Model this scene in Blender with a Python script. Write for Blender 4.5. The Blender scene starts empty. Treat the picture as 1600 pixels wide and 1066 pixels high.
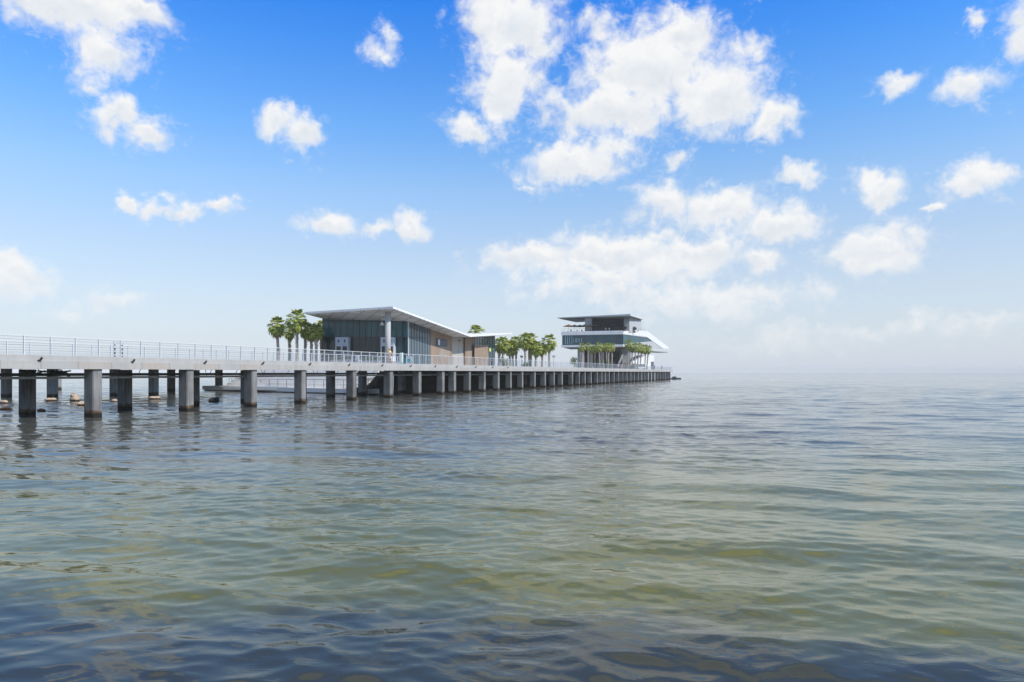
import bpy, bmesh, math, random
import numpy as np
from mathutils import Vector, Matrix

C = bpy.context.scene.collection
SC = bpy.context.scene
rad = math.radians

# ------------------------------------------------------------------ camera
F = 1067.0            # focal length in photo pixels (24 mm on 36 mm, 1600 px wide)
HZ = 582.0            # horizon row in the photo
H = 2.57              # eye height above the water
cam_d = bpy.data.cameras.new("camera")
cam = bpy.data.objects.new("camera", cam_d)
C.objects.link(cam)
cam.location = (0, 0, H)
cam.rotation_euler = (rad(90), 0, 0)
cam_d.sensor_width = 36.0
cam_d.lens = 36.0 * F / 1600.0
cam_d.shift_y = (HZ - 533.0) / 1600.0
cam_d.clip_start = 0.1
cam_d.clip_end = 40000
SC.camera = cam

# ------------------------------------------------------------------ exposure
SC.view_settings.view_transform = 'Standard'
SC.view_settings.look = 'None'
SC.view_settings.gamma = 1.0
SC.view_settings.use_curve_mapping = False
SC.view_settings.exposure = 0.0
SC.render.engine = 'CYCLES'
SC.cycles.use_denoising = True
SC.cycles.max_bounces = 8
SC.cycles.volume_bounces = 1
SC.cycles.caustics_reflective = False
SC.cycles.caustics_refractive = False

# ------------------------------------------------------------------ sun
SUN_AZ = rad(117)     # clockwise from +Y: the light comes from behind the camera's right shoulder
SUN_EL = rad(40)
sun_d = bpy.data.lights.new("sun", 'SUN')
sun_d.energy = 4.0
sun_d.angle = rad(0.5)
sun_d.color = (1.0, 0.95, 0.88)
sun = bpy.data.objects.new("sun", sun_d)
C.objects.link(sun)
sv = Vector((math.sin(SUN_AZ) * math.cos(SUN_EL), math.cos(SUN_AZ) * math.cos(SUN_EL), math.sin(SUN_EL)))
sun.rotation_euler = (-sv).to_track_quat('-Z', 'Y').to_euler()
sun.location = (60, 20, 80)

# ------------------------------------------------------------------ node helper
class NT:
    def __init__(s, tree):
        s.t = tree
        s.n = tree.nodes
        s.l = tree.links
    def new(s, typ, **kw):
        n = s.n.new(typ)
        for k, v in kw.items():
            setattr(n, k, v)
        return n
    def set(s, sock, v):
        if v is None:
            return
        if hasattr(v, 'is_linked') or hasattr(v, 'links'):
            s.l.new(v, sock)
        else:
            sock.default_value = v
    def math(s, op, a, b=None, c=None, clamp=False):
        n = s.new('ShaderNodeMath', operation=op, use_clamp=clamp)
        s.set(n.inputs[0], a); s.set(n.inputs[1], b); s.set(n.inputs[2], c)
        return n.outputs[0]
    def vec(s, op, a, b=None, c=None):
        n = s.new('ShaderNodeVectorMath', operation=op)
        s.set(n.inputs[0], a); s.set(n.inputs[1], b); s.set(n.inputs[2], c)
        return n.outputs['Value'] if op in ('LENGTH', 'DOT_PRODUCT', 'DISTANCE') else n.outputs['Vector']
    def noise(s, vec, scale, detail=4, rough=0.5, dist=0.0, out='Fac'):
        n = s.new('ShaderNodeTexNoise')
        s.set(n.inputs['Vector'], vec)
        n.inputs['Scale'].default_value = scale
        n.inputs['Detail'].default_value = detail
        n.inputs['Roughness'].default_value = rough
        n.inputs['Distortion'].default_value = dist
        return n.outputs[out]
    def ramp(s, fac, stops, interp='LINEAR'):
        n = s.new('ShaderNodeValToRGB')
        r = n.color_ramp
        r.interpolation = interp
        while len(r.elements) < len(stops):
            r.elements.new(0.5)
        for e, (p, c) in zip(r.elements, stops):
            e.position = p
            e.color = (c, c, c, 1) if isinstance(c, (int, float)) else (*c, 1)
        s.set(n.inputs[0], fac)
        return n.outputs[0]
    def mix(s, fac, a, b, blend='MIX'):
        n = s.new('ShaderNodeMix', data_type='RGBA', blend_type=blend)
        s.set(n.inputs[0], fac)
        s.set(n.inputs[6], (*a, 1) if isinstance(a, tuple) and len(a) == 3 else a)
        s.set(n.inputs[7], (*b, 1) if isinstance(b, tuple) and len(b) == 3 else b)
        return n.outputs[2]
    def smooth(s, v, a, b, lo=0.0, hi=1.0):
        n = s.new('ShaderNodeMapRange', interpolation_type='SMOOTHSTEP')
        s.set(n.inputs[0], v)
        n.inputs[1].default_value = a; n.inputs[2].default_value = b
        n.inputs[3].default_value = lo; n.inputs[4].default_value = hi
        return n.outputs[0]
    def lin(s, v, a, b, lo=0.0, hi=1.0):
        n = s.new('ShaderNodeMapRange')
        s.set(n.inputs[0], v)
        n.inputs[1].default_value = a; n.inputs[2].default_value = b
        n.inputs[3].default_value = lo; n.inputs[4].default_value = hi
        return n.outputs[0]

# ------------------------------------------------------------------ world: clear sky plus fair-weather clouds
world = bpy.data.worlds.new("World")
SC.world = world
world.use_nodes = True
w = NT(world.node_tree)
w.n.clear()
wout = w.new('ShaderNodeOutputWorld')
wbg = w.new('ShaderNodeBackground')
w.l.new(wbg.outputs[0], wout.inputs[0])
SKY_K = 0.10
wbg.inputs['Strength'].default_value = SKY_K
sky = w.new('ShaderNodeTexSky', sky_type='NISHITA')
sky.sun_disc = False
sky.sun_elevation = SUN_EL
sky.sun_rotation = SUN_AZ
sky.altitude = 0
sky.air_density = 1.0
sky.dust_density = 0.6
sky.ozone_density = 2.5
tc = w.new('ShaderNodeTexCoord')
d = w.vec('NORMALIZE', tc.outputs['Generated'])
sep = w.new('ShaderNodeSeparateXYZ')
w.l.new(d, sep.inputs[0])
el = w.math('ARCSINE', sep.outputs[2])
az = w.math('ARCTAN2', sep.outputs[0], sep.outputs[1])
cmb = w.new('ShaderNodeCombineXYZ')
w.set(cmb.inputs[0], az); w.set(cmb.inputs[1], el)
ae = cmb.outputs[0]
# irregular outlines: the directions are warped by two octaves of noise
def centred(scale, det, amp, off=0.0):
    v = w.vec('ADD', d, (off, off * .7, -off))
    c = w.noise(v, scale, det, 0.55, out='Color')
    return w.vec('MULTIPLY', w.vec('SUBTRACT', c, (0.5, 0.5, 0.5)), (amp, amp, 0.0))
aw = w.vec('ADD', ae, centred(9.0, 4, 0.08))
aw = w.vec('ADD', aw, centred(30.0, 5, 0.036, 3.0))
aw = w.vec('ADD', aw, centred(85.0, 4, 0.013, 6.0))

CLOUDS = [  # azimuth/elevation of every cloud lump, measured from the photograph: px, py, rx, ry, weight
    (120,15,150,62,1.1),(150,92,80,48,.9),(220,15,62,36,.9),(130,130,40,20,.5),
    (172,178,40,30,.9),(222,208,52,34,.95),
    (433,184,36,32,.8),(466,208,42,38,.85),
    (590,76,26,28,.55),(608,44,14,22,.5),
    (203,308,24,14,.65),(243,313,36,17,.75),(290,322,36,17,.8),(350,322,34,16,.8),
    (505,352,50,26,.9),(650,360,38,26,.95),(588,362,30,14,.45),
    (15,430,80,34,.8),(66,450,36,16,.5),(185,468,56,18,.4),(110,495,36,14,.4),
    (800,40,88,82,1.0),(788,135,68,64,.95),(738,203,58,34,.85),(935,18,40,34,.55),
    (1010,110,130,92,1.15),(1060,58,74,50,1.0),(950,172,130,54,1.0),(1110,150,104,66,1.05),(1192,190,54,38,.9),(1180,80,44,22,.5),(1255,-60,120,40,.6),
    (900,253,104,38,1.0),(965,226,54,30,.7),(822,288,18,10,.5),
    (1060,243,28,18,.45),
    (1040,315,60,34,.85),(1130,325,84,36,.95),(1220,352,72,34,.9),
    (848,405,100,34,.95),(960,392,124,40,1.05),(1080,394,124,36,1.0),(1190,405,46,22,.7),(950,425,190,30,.8),
    (1110,470,180,30,.75),(950,455,170,28,.6),
    (1243,277,32,20,.75),(1375,287,52,34,.9),(1522,275,62,34,.9),(1460,312,18,10,.7),
    (1370,385,100,42,.95),(1395,352,60,24,.7),(1310,405,50,22,.6),
    (1520,138,54,38,.8),(1395,132,44,18,.55),(1517,25,20,14,.65),(1598,40,50,60,.8),
    (1360,512,230,16,.45),(1560,492,130,14,.5),(1230,532,190,18,.3),
]
field = None
field_up = None      # the same lumps moved a little upwards: tells tops from bases
for px, py, rx, ry, wt in CLOUDS:
    u, v = (px - 800) / F, (HZ - py) / F
    a0 = math.atan(u); e0 = math.atan(v / math.hypot(1, u))
    sa = (1 + u * u); se = math.hypot(1, u)
    ra = 1.03 * rx / F / sa; re = 1.03 * ry / F / se * math.cos(e0) ** 2
    q = w.vec('MULTIPLY_ADD', aw, (1 / ra, 1 / re, 0), (-a0 / ra, -e0 / re, 0))
    r_ = w.vec('LENGTH', q)
    g = w.math('MULTIPLY_ADD', r_, -wt, wt)
    field = g if field is None else w.math('SMOOTH_MAX', field, g, 0.12)
    g2 = w.math('MULTIPLY_ADD', w.vec('LENGTH', w.vec('ADD', q, (0, -0.35, 0))), -wt, wt)
    field_up = g2 if field_up is None else w.math('SMOOTH_MAX', field_up, g2, 0.12)
top_ = w.math('SUBTRACT', field_up, field)
field = w.math('MAXIMUM', field, -0.5)
# unseen cloud veil, added high up so the water mirrors grey
out_el = w.smooth(el, rad(29.5), rad(41))
gen = w.math('MULTIPLY_ADD', w.noise(w.vec('MULTIPLY', d, (1, 1, 1.6)), 2.6, 5, .55), 2.2, -0.35)
gen = w.math('MULTIPLY_ADD', w.math('SUBTRACT', 1.0, out_el), -2.0, gen)
field = w.math('MAXIMUM', field, gen)
fb = w.noise(d, 34.0, 9, 0.57, 0.35)
dens = w.math('ADD', field, w.math('MULTIPLY_ADD', fb, 1.55, -0.66))
mask = w.smooth(dens, 0.0, 0.72)
wisp = w.math('MULTIPLY_ADD', w.noise(w.vec('MULTIPLY', d, (1, 1, 1.5)), 60.0, 6, .65, .6), 2.0, w.math('MULTIPLY_ADD', field, .8, -0.86))
mask = w.math('MAXIMUM', mask, w.smooth(wisp, 0.0, 0.9, 0.0, 0.55))
# self shading: the same density looked up a little way towards the sun
fb2 = w.noise(w.vec('ADD', d, (0.008, 0.0, 0.014)), 22.0, 4, 0.55, 0.3)
lit = w.math('SUBTRACT', w.noise(d, 22.0, 4, 0.55, 0.3), fb2)
thick = w.smooth(dens, 0.35, 1.3)
b1 = w.math('MULTIPLY_ADD', lit, 0.55, 1.0)
bright = w.math('MULTIPLY_ADD', thick, -0.05, b1, clamp=False)
bright = w.math('MULTIPLY_ADD', w.math('MAXIMUM', w.math('MINIMUM', top_, .3), -.3), 0.36, bright)
bright = w.math('MAXIMUM', w.math('MINIMUM', bright, 1.08), 0.62)
shade = w.math('MULTIPLY', w.math('SUBTRACT', 1.06, bright), 2.6, clamp=True)
ccol = w.mix(shade, (9.35, 9.4, 9.45), (6.9, 7.5, 8.35))
# the added veil is greyer than the cumulus, to limit its fill light
ccol = w.mix(out_el, ccol, (6.2, 6.3, 6.4))
# clear air: Nishita, deepened with height, paling to a milky band at the horizon
hs = w.new('ShaderNodeHueSaturation')
w.l.new(sky.outputs[0], hs.inputs['Color'])
hs.inputs['Saturation'].default_value = 1.25
hs.inputs['Hue'].default_value = 0.5
tint = w.ramp(w.lin(el, 0, rad(40)), [(0, (.63, .60, .58)), (.24, (.63, .59, .60)), (.37, (.53, .66, .71)), (.49, (.26, .63, .80)), (.71, (.0, .53, .93)), (1, (.10, .42, .66))])
clear = w.vec('MULTIPLY', hs.outputs[0], w.vec('MULTIPLY', tint, (3, 3, 3)))
hazef = w.math('POWER', 2.718, w.math('MULTIPLY', w.math('POWER', w.math('MULTIPLY', w.math('MAXIMUM', el, 0.0), 4.0), 1.5), -1.0))
clear = w.mix(w.math('MULTIPLY', hazef, 0.92), clear, (6.3, 7.05, 8.1))
# distant cloud fades into the milky band
mask = w.math('MULTIPLY', mask, w.smooth(el, rad(-1), rad(9), 0.35, 1.0))
col = w.mix(mask, clear, ccol)
w.l.new(col, wbg.inputs['Color'])

# ------------------------------------------------------------------ scene helpers
def tag(o, label=None, cat=None, group=None, kind=None):
    if label: o['label'] = label
    if cat: o['category'] = cat
    if group: o['group'] = group
    if kind: o['kind'] = kind
    return o

def mat(name, col, rough=0.6, metal=0.0, spec=0.5, build=None):
    m = bpy.data.materials.new(name)
    m.use_nodes = True
    t = NT(m.node_tree)
    b = t.n['Principled BSDF']
    b.inputs['Base Color'].default_value = (*col, 1)
    b.inputs['Roughness'].default_value = rough
    b.inputs['Metallic'].default_value = metal
    b.inputs['Specular IOR Level'].default_value = spec
    if build:
        build(t, b)
    return m
# ------------------------------------------------------------------ water
def water_material():
    m = bpy.data.materials.new("water")
    m.use_nodes = True
    t = NT(m.node_tree)
    b = t.n['Principled BSDF']
    geo = t.new('ShaderNodeNewGeometry')
    pos = geo.outputs['Position']
    sp = t.new('ShaderNodeSeparateXYZ'); t.l.new(pos, sp.inputs[0])
    flat = t.vec('MULTIPLY', pos, (1, 1, 0))
    # colour of the water body: olive over the sandy shallows, slate further out, dark weed beds near the wall
    wob = t.math('MULTIPLY_ADD', t.noise(flat, 0.11, 3, .6), 12.0, -6.0)
    yy = t.math('ADD', sp.outputs[1], wob)
    xoff = t.math('MULTIPLY', sp.outputs[0], 0.30)
    deep = t.smooth(t.math('SUBTRACT', yy, t.math('MAXIMUM', xoff, -1.0)), 11.0, 27.0)
    shallow = t.mix(t.noise(flat, 0.35, 4, .6), (.100, .102, .026), (.130, .130, .042))
    body = t.mix(deep, shallow, (.078, .081, .069))
    # weed bed: its own outline on the bottom, running along the foot of the sea wall
    wedge = t.math('MULTIPLY_ADD', t.noise(flat, 0.33, 5, .62), 5.0, -2.5)
    wl = t.math('ADD', t.math('MULTIPLY_ADD', t.math('MAXIMUM', sp.outputs[0], -1.5), 0.24, sp.outputs[1]), wedge)
    weed = t.smooth(wl, 8.3, 6.4)
    body = t.mix(weed, body, (.038, .044, .038))
    t.l.new(body, b.inputs['Base Color'])
    b.inputs['IOR'].default_value = 1.333
    b.inputs['Roughness'].default_value = 0.035
    b.inputs['Specular Tint'].default_value = (1.0, .965, .88, 1)      # warm tint put into the mirrored sky, greying its blue
    # ripples too small for the mesh
    rt = t.new('ShaderNodeVectorRotate', rotation_type='Z_AXIS'); t.l.new(flat, rt.inputs['Vector']); rt.inputs['Angle'].default_value = rad(14)
    rot = rt.outputs[0]
    st = t.vec('MULTIPLY', flat, (0.55, 1.0, 1.0))
    n1 = t.noise(st, 1.5, 3, .5)
    n2 = t.noise(t.vec('MULTIPLY', rot, (0.36, 1.0, 1.0)), 6.0, 4, .6, .4)
    n4 = t.noise(t.vec('MULTIPLY', rot, (0.30, 1.0, 1.0)), 22.0, 3, .55, .2)
    n3 = t.noise(t.vec('MULTIPLY', flat, (0.3, 1.0, 1.0)), 0.35, 3, .5)
    # gusts: calmer and rougher patches
    gust = t.smooth(t.noise(t.vec('MULTIPLY', flat, (.35, 1, 1)), 0.05, 4, .6), .38, .62, .45, 1.15)
    far = t.smooth(sp.outputs[1], 14, 45)
    # wavelets stand on a nearly flat surface: only the upper part of the noise is raised
    r1 = t.smooth(n1, .50, .78)
    r2 = t.smooth(n2, .50, .80)
    r3 = t.smooth(n3, .48, .75)
    hgt = t.math('MULTIPLY', r1, t.math('MULTIPLY_ADD', far, .028, .006))
    hgt = t.math('MULTIPLY_ADD', r2, t.math('MULTIPLY_ADD', far, .008, .0045), hgt)
    hgt = t.math('MULTIPLY_ADD', n4, 0.0016, hgt)
    hgt = t.math('MULTIPLY_ADD', r3, t.math('MULTIPLY', far, .08), hgt)
    hgt = t.math('MULTIPLY', hgt, gust)
    bp = t.new('ShaderNodeBump')
    bp.inputs['Strength'].default_value = 1.0
    bp.inputs['Distance'].default_value = 1.0
    t.l.new(hgt, bp.inputs['Height'])
    t.l.new(bp.outputs[0], b.inputs['Normal'])
    return m

def build_water():
    rng = np.random.default_rng(11)
    ang = np.concatenate([np.linspace(-180, -52, 40)[:-1], np.linspace(-52, 52, 1000), np.linspace(52, 180, 40)[1:-1]])
    ang = np.radians(ang)
    r = [0.4, 1.2, 2.2, 3.0]
    while r[-1] < 420: r.append(r[-1] * 1.0048)
    while r[-1] < 9000: r.append(r[-1] * 1.12)
    r = np.array(r)
    R, A = np.meshgrid(r, ang, indexing='ij')
    X = R * np.sin(A); Y = R * np.cos(A)
    Z = np.zeros_like(X)
    dx = np.zeros_like(X); dy = np.zeros_like(X)
    step = np.maximum(R * 0.0048, 0.02)
    nw = 90
    lam = np.exp(rng.uniform(np.log(0.32), np.log(6.5), nw))
    # crests run roughly left-right; the swell comes in from ahead and slightly right
    th = rad(-96) + rng.normal(0, 0.36, nw) + (lam < 1.2) * rng.normal(0, 0.35, nw)
    amp = 0.0027 * lam ** 0.75 * np.where(lam < 1.3, 1.0, np.where(lam < 3.6, 1.12, 0.9)) * np.exp(-(np.maximum(lam - 2.6, 0) / 3.0) ** 2)
    ph = rng.uniform(0, 2 * math.pi, nw)
    # patchiness of the small ripples
    env = 0.75 + 0.35 * np.sin(X * .21 + Y * .09 + 1.0) * np.sin(Y * .17 - X * .05) + .2 * np.sin(X * .6 + 2) * np.sin(Y * .45 + X * .2)
    calm = .45 + .42 * np.clip((R - 11) / 16, 0, 1) * np.clip((26 - X) / 22, .45, 1)
    nx = 70
    lam = np.concatenate([lam, np.exp(rng.uniform(np.log(.16), np.log(.75), nx))])
    th = np.concatenate([th, rad(-99) + rng.normal(0, .45, nx)])
    amp = np.concatenate([amp, .0030 * lam[nw:] ** 1.0])
    ph = np.concatenate([ph, rng.uniform(0, 2 * math.pi, nx)])
    for i in range(nw + nx):
        k = 2 * math.pi / lam[i]
        kx, ky = k * math.cos(th[i]), k * math.sin(th[i])
        f = np.clip(lam[i] / (3.0 * step) - 0.35, 0, 1)
        if lam[i] < 1.6:
            f = f * env * calm
        p = kx * X + ky * Y + ph[i]
        a = amp[i] * f
        Z += a * np.cos(p)
        dx -= 1.25 * a * kx / k * np.sin(p)
        dy -= 1.25 * a * ky / k * np.sin(p)
    fade = np.clip((420 - R) / 150, 0, 1)
    Z *= fade; X += dx * fade; Y += dy * fade
    nr, na = R.shape
    co = np.stack([X, Y, Z], -1).reshape(-1, 3).astype(np.float32)
    i0 = (np.arange(nr - 1)[:, None] * na + np.arange(na)[None, :])
    j = np.roll(np.arange(na), -1)
    i1 = (np.arange(nr - 1)[:, None] * na + j[None, :])
    quads = np.stack([i0, i0 + na, i1 + na, i1], -1).reshape(-1, 4)[:, ::-1]
    # close the small hole under the camera
    ring = np.arange(na)
    me = bpy.data.meshes.new("water")
    nq = len(quads)
    me.vertices.add(len(co)); me.vertices.foreach_set("co", co.ravel())
    me.loops.add(nq * 4 + na)
    me.loops.foreach_set("vertex_index", np.concatenate([quads.ravel(), ring[::-1]]).astype(np.int32))
    me.polygons.add(nq + 1)
    me.polygons.foreach_set("loop_start", np.concatenate([np.arange(nq) * 4, [nq * 4]]).astype(np.int32))
    me.polygons.foreach_set("use_smooth", np.ones(nq + 1, dtype=bool))
    me.update(calc_edges=True)
    me.validate()
    o = bpy.data.objects.new("water", me)
    C.objects.link(o)
    me.materials.append(water_material())
    tag(o, kind='structure')
    if me.polygons[0].normal.z < 0:
        me.flip_normals()
    return o
build_water()
# ------------------------------------------------------------------ pier frame: seaward edge line x = .39 y - 39
UL = math.hypot(.39, 1.0)
U = Vector((.39 / UL, 1 / UL, 0))         # along the pier, away from the camera
N = Vector((-1 / UL, .39 / UL, 0))        # inwards, away from the open water
ZV = Vector((0, 0, 1))
def edge(Y, p=0.0, z=0.0):
    return Vector((.39 * Y - 39, Y, z)) + N * p
def eY(px, p=0.0):                        # distance at which the line p metres inside the edge crosses an azimuth
    return (39 + p * UL) / (.39 - (px - 800) / F)
def at(px, Y, py=None, z=None):           # point on an azimuth at distance Y
    return Vector(((px - 800) / F * Y, Y, z if py is None else H + (HZ - py) / F * Y))
def onp(px, p, z=0.0, py=None):
    Y = eY(px, p)
    return at(px, Y, py, z)

class MB:
    def __init__(s):
        s.v = []; s.f = []; s.m = []; s.mi = 0
    def poly(s, pts):
        i = len(s.v)
        s.v += [Vector(p) for p in pts]
        s.f.append(list(range(i, i + len(pts)))); s.m.append(s.mi)
    def box(s, c, a, b, cc):
        """centre plus three half-axis vectors"""
        c = Vector(c); a = Vector(a); b = Vector(b); cc = Vector(cc)
        if a.cross(b).dot(cc) < 0: a = -a
        i = len(s.v)
        for k in range(8):
            s.v.append(c + a * (1 if k & 1 else -1) + b * (1 if k & 2 else -1) + cc * (1 if k & 4 else -1))
        for q in ((0, 2, 3, 1), (4, 5, 7, 6), (0, 1, 5, 4), (2, 6, 7, 3), (0, 4, 6, 2), (1, 3, 7, 5)):
            s.f.append([i + x for x in q]); s.m.append(s.mi)
    def boxz(s, x0, x1, y0, y1, z0, z1):
        s.box(((x0 + x1) / 2, (y0 + y1) / 2, (z0 + z1) / 2), ((x1 - x0) / 2, 0, 0), (0, (y1 - y0) / 2, 0), (0, 0, (z1 - z0) / 2))
    def prism(s, pts, z0, z1):
        """plan polygon extruded upwards; z0/z1 numbers or per-vertex lists"""
        n = len(pts)
        ar = sum(pts[k][0] * pts[(k + 1) % n][1] - pts[(k + 1) % n][0] * pts[k][1] for k in range(n))
        z0 = z0 if isinstance(z0, (list, tuple)) else [z0] * n
        z1 = z1 if isinstance(z1, (list, tuple)) else [z1] * n
        idx = list(range(n)) if ar > 0 else list(range(n))[::-1]
        i = len(s.v)
        s.v += [Vector((pts[k][0], pts[k][1], z0[k])) for k in idx] + [Vector((pts[k][0], pts[k][1], z1[k])) for k in idx]
        s.f.append([i + k for k in range(n)][::-1]); s.m.append(s.mi)
        s.f.append([i + n + k for k in range(n)]); s.m.append(s.mi)
        for k in range(n):
            j = (k + 1) % n
            s.f.append([i + k, i + j, i + n + j, i + n + k]); s.m.append(s.mi)
    def slab(s, pts, d):
        """3-D planar polygon thickened by vector d"""
        n = len(pts); i = len(s.v)
        pts = [Vector(p) for p in pts]; d = Vector(d)
        nr = Vector((0, 0, 0))
        for k in range(n): nr += pts[k].cross(pts[(k + 1) % n])
        if nr.dot(d) > 0: pts = pts[::-1]
        s.v += pts + [p + d for p in pts]
        s.f.append([i + k for k in range(n)]); s.m.append(s.mi)
        s.f.append([i + n + k for k in range(n)][::-1]); s.m.append(s.mi)
        for k in range(n):
            j = (k + 1) % n
            s.f.append([i + j, i + k, i + n + k, i + n + j]); s.m.append(s.mi)
    def tube(s, pts, r, seg=8, cap=True):
        pts = [Vector(p) for p in pts]
        rr = r if isinstance(r, (list, tuple)) else [r] * len(pts)
        i = len(s.v)
        for k, p in enumerate(pts):
            t = (pts[min(k + 1, len(pts) - 1)] - pts[max(k - 1, 0)]).normalized()
            a = t.cross(Vector((0, 0, 1)) if abs(t.z) < .9 else Vector((1, 0, 0))).normalized()
            b = t.cross(a)
            for q in range(seg):
                an = 2 * math.pi * q / seg
                s.v.append(p + (a * math.cos(an) + b * math.sin(an)) * rr[k])
        for k in range(len(pts) - 1):
            for q in range(seg):
                s.f.append([i + k * seg + q, i + (k + 1) * seg + q, i + (k + 1) * seg + (q + 1) % seg, i + k * seg + (q + 1) % seg]); s.m.append(s.mi)
        if cap:
            s.f.append([i + q for q in range(seg)]); s.m.append(s.mi)
            e = i + (len(pts) - 1) * seg
            s.f.append([e + q for q in range(seg)][::-1]); s.m.append(s.mi)
    def lathe(s, c, prof, seg=12):
        s.tube([Vector(c) + Vector((0, 0, z + 1e-5 * k)) for k, (r, z) in enumerate(prof)], [r for r, z in prof], seg)
    def build(s, name, m, parent=None, smooth=False, bevel=0):
        o_ = Vector(parent.location) if parent else Vector((0, 0, 0))
        if parent and parent.parent: o_ = Vector(parent.parent.location)
        me = bpy.data.meshes.new(name)
        me.from_pydata([tuple(v - o_) for v in s.v], [], s.f)
        for mm in (m if isinstance(m, (list, tuple)) else [m]): me.materials.append(mm)
        if any(s.m): me.polygons.foreach_set("material_index", s.m)
        if smooth: me.polygons.foreach_set("use_smooth", [True] * len(me.polygons))
        bm = bmesh.new(); bm.from_mesh(me)
        if bevel:
            bmesh.ops.remove_doubles(bm, verts=bm.verts, dist=1e-5)
            bmesh.ops.bevel(bm, geom=bm.edges[:], offset=bevel, segments=2, affect='EDGES', profile=.6)
        bm.to_mesh(me); bm.free()
        me.update()
        o = bpy.data.objects.new(name, me)
        C.objects.link(o)
        if parent: o.parent = parent
        return o

def thing(name, loc, label, cat, group=None):
    o = bpy.data.objects.new(name, None)
    C.objects.link(o)
    o.location = loc
    o.empty_display_size = .3
    return tag(o, label, cat, group)

def copy_tree(o, parent=None):
    c = o.copy(); C.objects.link(c)
    if parent: c.parent = parent
    for ch in list(o.children):
        copy_tree(ch, c)
    return c

def boxm(name, m, parent, c, a, b, cc, bevel=0):
    k = MB(); k.box(c, a, b, cc)
    return k.build(name, m, parent, bevel=bevel)

# ------------------------------------------------------------------ materials
def wpos(t):
    g = t.new('ShaderNodeNewGeometry')
    return g.outputs['Position']
def concrete(name, base, var=.12, stain=None, scale=.6):
    def b(t, p):
        pos = wpos(t)
        n1 = t.noise(pos, scale, 5, .6)
        n2 = t.noise(t.vec('MULTIPLY', pos, (1, 1, .15)), 3.5, 4, .6)
        f = t.math('ADD', t.math('MULTIPLY', n1, .6), t.math('MULTIPLY', n2, .4))
        c = t.mix(t.smooth(f, .3, .7), tuple(x * (1 - var) for x in base), tuple(min(.9, x * (1 + var)) for x in base))
        if stain: c = stain(t, pos, c)
        t.l.new(c, p.inputs['Base Color'])
        bp = t.new('ShaderNodeBump'); bp.inputs['Strength'].default_value = .3; bp.inputs['Distance'].default_value = .01
        t.l.new(t.noise(pos, 14, 4, .6), bp.inputs['Height']); t.l.new(bp.outputs[0], p.inputs['Normal'])
    return mat(name, base, .85, spec=.25, build=b)
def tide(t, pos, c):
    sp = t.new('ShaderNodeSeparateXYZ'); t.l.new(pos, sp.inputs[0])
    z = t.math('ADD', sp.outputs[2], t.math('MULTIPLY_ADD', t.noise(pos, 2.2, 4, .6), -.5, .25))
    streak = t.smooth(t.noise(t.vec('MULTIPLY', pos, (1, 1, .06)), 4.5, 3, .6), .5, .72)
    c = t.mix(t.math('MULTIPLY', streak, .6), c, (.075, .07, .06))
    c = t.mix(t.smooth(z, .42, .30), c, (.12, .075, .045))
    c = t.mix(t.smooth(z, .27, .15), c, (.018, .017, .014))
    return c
def panel_tint(t, pos, c):
    # cast panels, each its own batch of concrete, with a thin joint between
    dd = t.math('DIVIDE', t.vec('DOT_PRODUCT', pos, tuple(U)), 2.05)
    fl = t.math('FLOOR', dd)
    wn = t.new('ShaderNodeTexWhiteNoise', noise_dimensions='1D'); t.l.new(fl, wn.inputs['W'])
    k = wn.outputs['Value']
    c = t.mix(t.smooth(k, .55, .95, 0, .5), c, (.42, .345, .285))
    c = t.mix(t.smooth(k, .4, .05, 0, .35), c, (.36, .37, .37))
    fr = t.math('FRACT', dd)
    j = t.math('LESS_THAN', t.math('ABSOLUTE', t.math('SUBTRACT', fr, .5)), .485)
    c = t.mix(j, (.30, .28, .26), c)
    drip = t.smooth(t.noise(t.vec('MULTIPLY', pos, (1, 1, .05)), 2.6, 3, .6), .58, .75)
    return t.mix(t.math('MULTIPLY', drip, .5), c, (.24, .22, .19))

M = {}
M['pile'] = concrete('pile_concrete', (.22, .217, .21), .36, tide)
M['fascia'] = concrete('fascia_concrete', (.42, .40, .375), .10, panel_tint)
M['kerb'] = concrete('kerb_concrete', (.42, .41, .395), .10)
M['deck'] = concrete('deck_concrete', (.38, .37, .36), .12)
M['wallc'] = concrete('terrace_concrete', (.74, .72, .69), .06)
M['darkc'] = concrete('shade_dark_concrete', (.035, .035, .037), .25)  # near-black carries the deep shade under the platform; dark stairs and walls share it
M['column'] = concrete('column_concrete', (.47, .46, .445), .05)
def white_joints(t, pos, c):
    sp = t.new('ShaderNodeSeparateXYZ'); t.l.new(pos, sp.inputs[0])
    fx = t.math('FRACT', t.math('DIVIDE', t.vec('DOT_PRODUCT', pos, (1, .3, 0)), 2.4))
    c = t.mix(t.math('LESS_THAN', fx, .025), c, (.45, .45, .45))
    drip = t.smooth(t.noise(t.vec('MULTIPLY', pos, (1, 1, .08)), 1.7, 4, .6), .52, .75)
    return t.mix(t.math('MULTIPLY', drip, .22), c, (.42, .40, .37))
M['white'] = concrete('white_render', (.74, .74, .74), .05, white_joints, scale=.3)
M['offwhite'] = concrete('soffit_panels', (.60, .60, .585), .08, scale=.8)
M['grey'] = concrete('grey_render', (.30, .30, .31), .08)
M['steel'] = mat('painted_steel', (.66, .68, .70), .45, .0, .5)
M['cable'] = mat('steel_cable', (.42, .46, .49), .4, .3)
M['pipe'] = concrete('galvanised_pipe', (.52, .52, .53), .2, scale=2)
M['pipedark'] = mat('dark_pipe', (.03, .032, .036), .5)
M['black'] = mat('black_metal', (.015, .015, .017), .45)
M['darkmetal'] = mat('dark_metal', (.05, .052, .055), .45)
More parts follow.
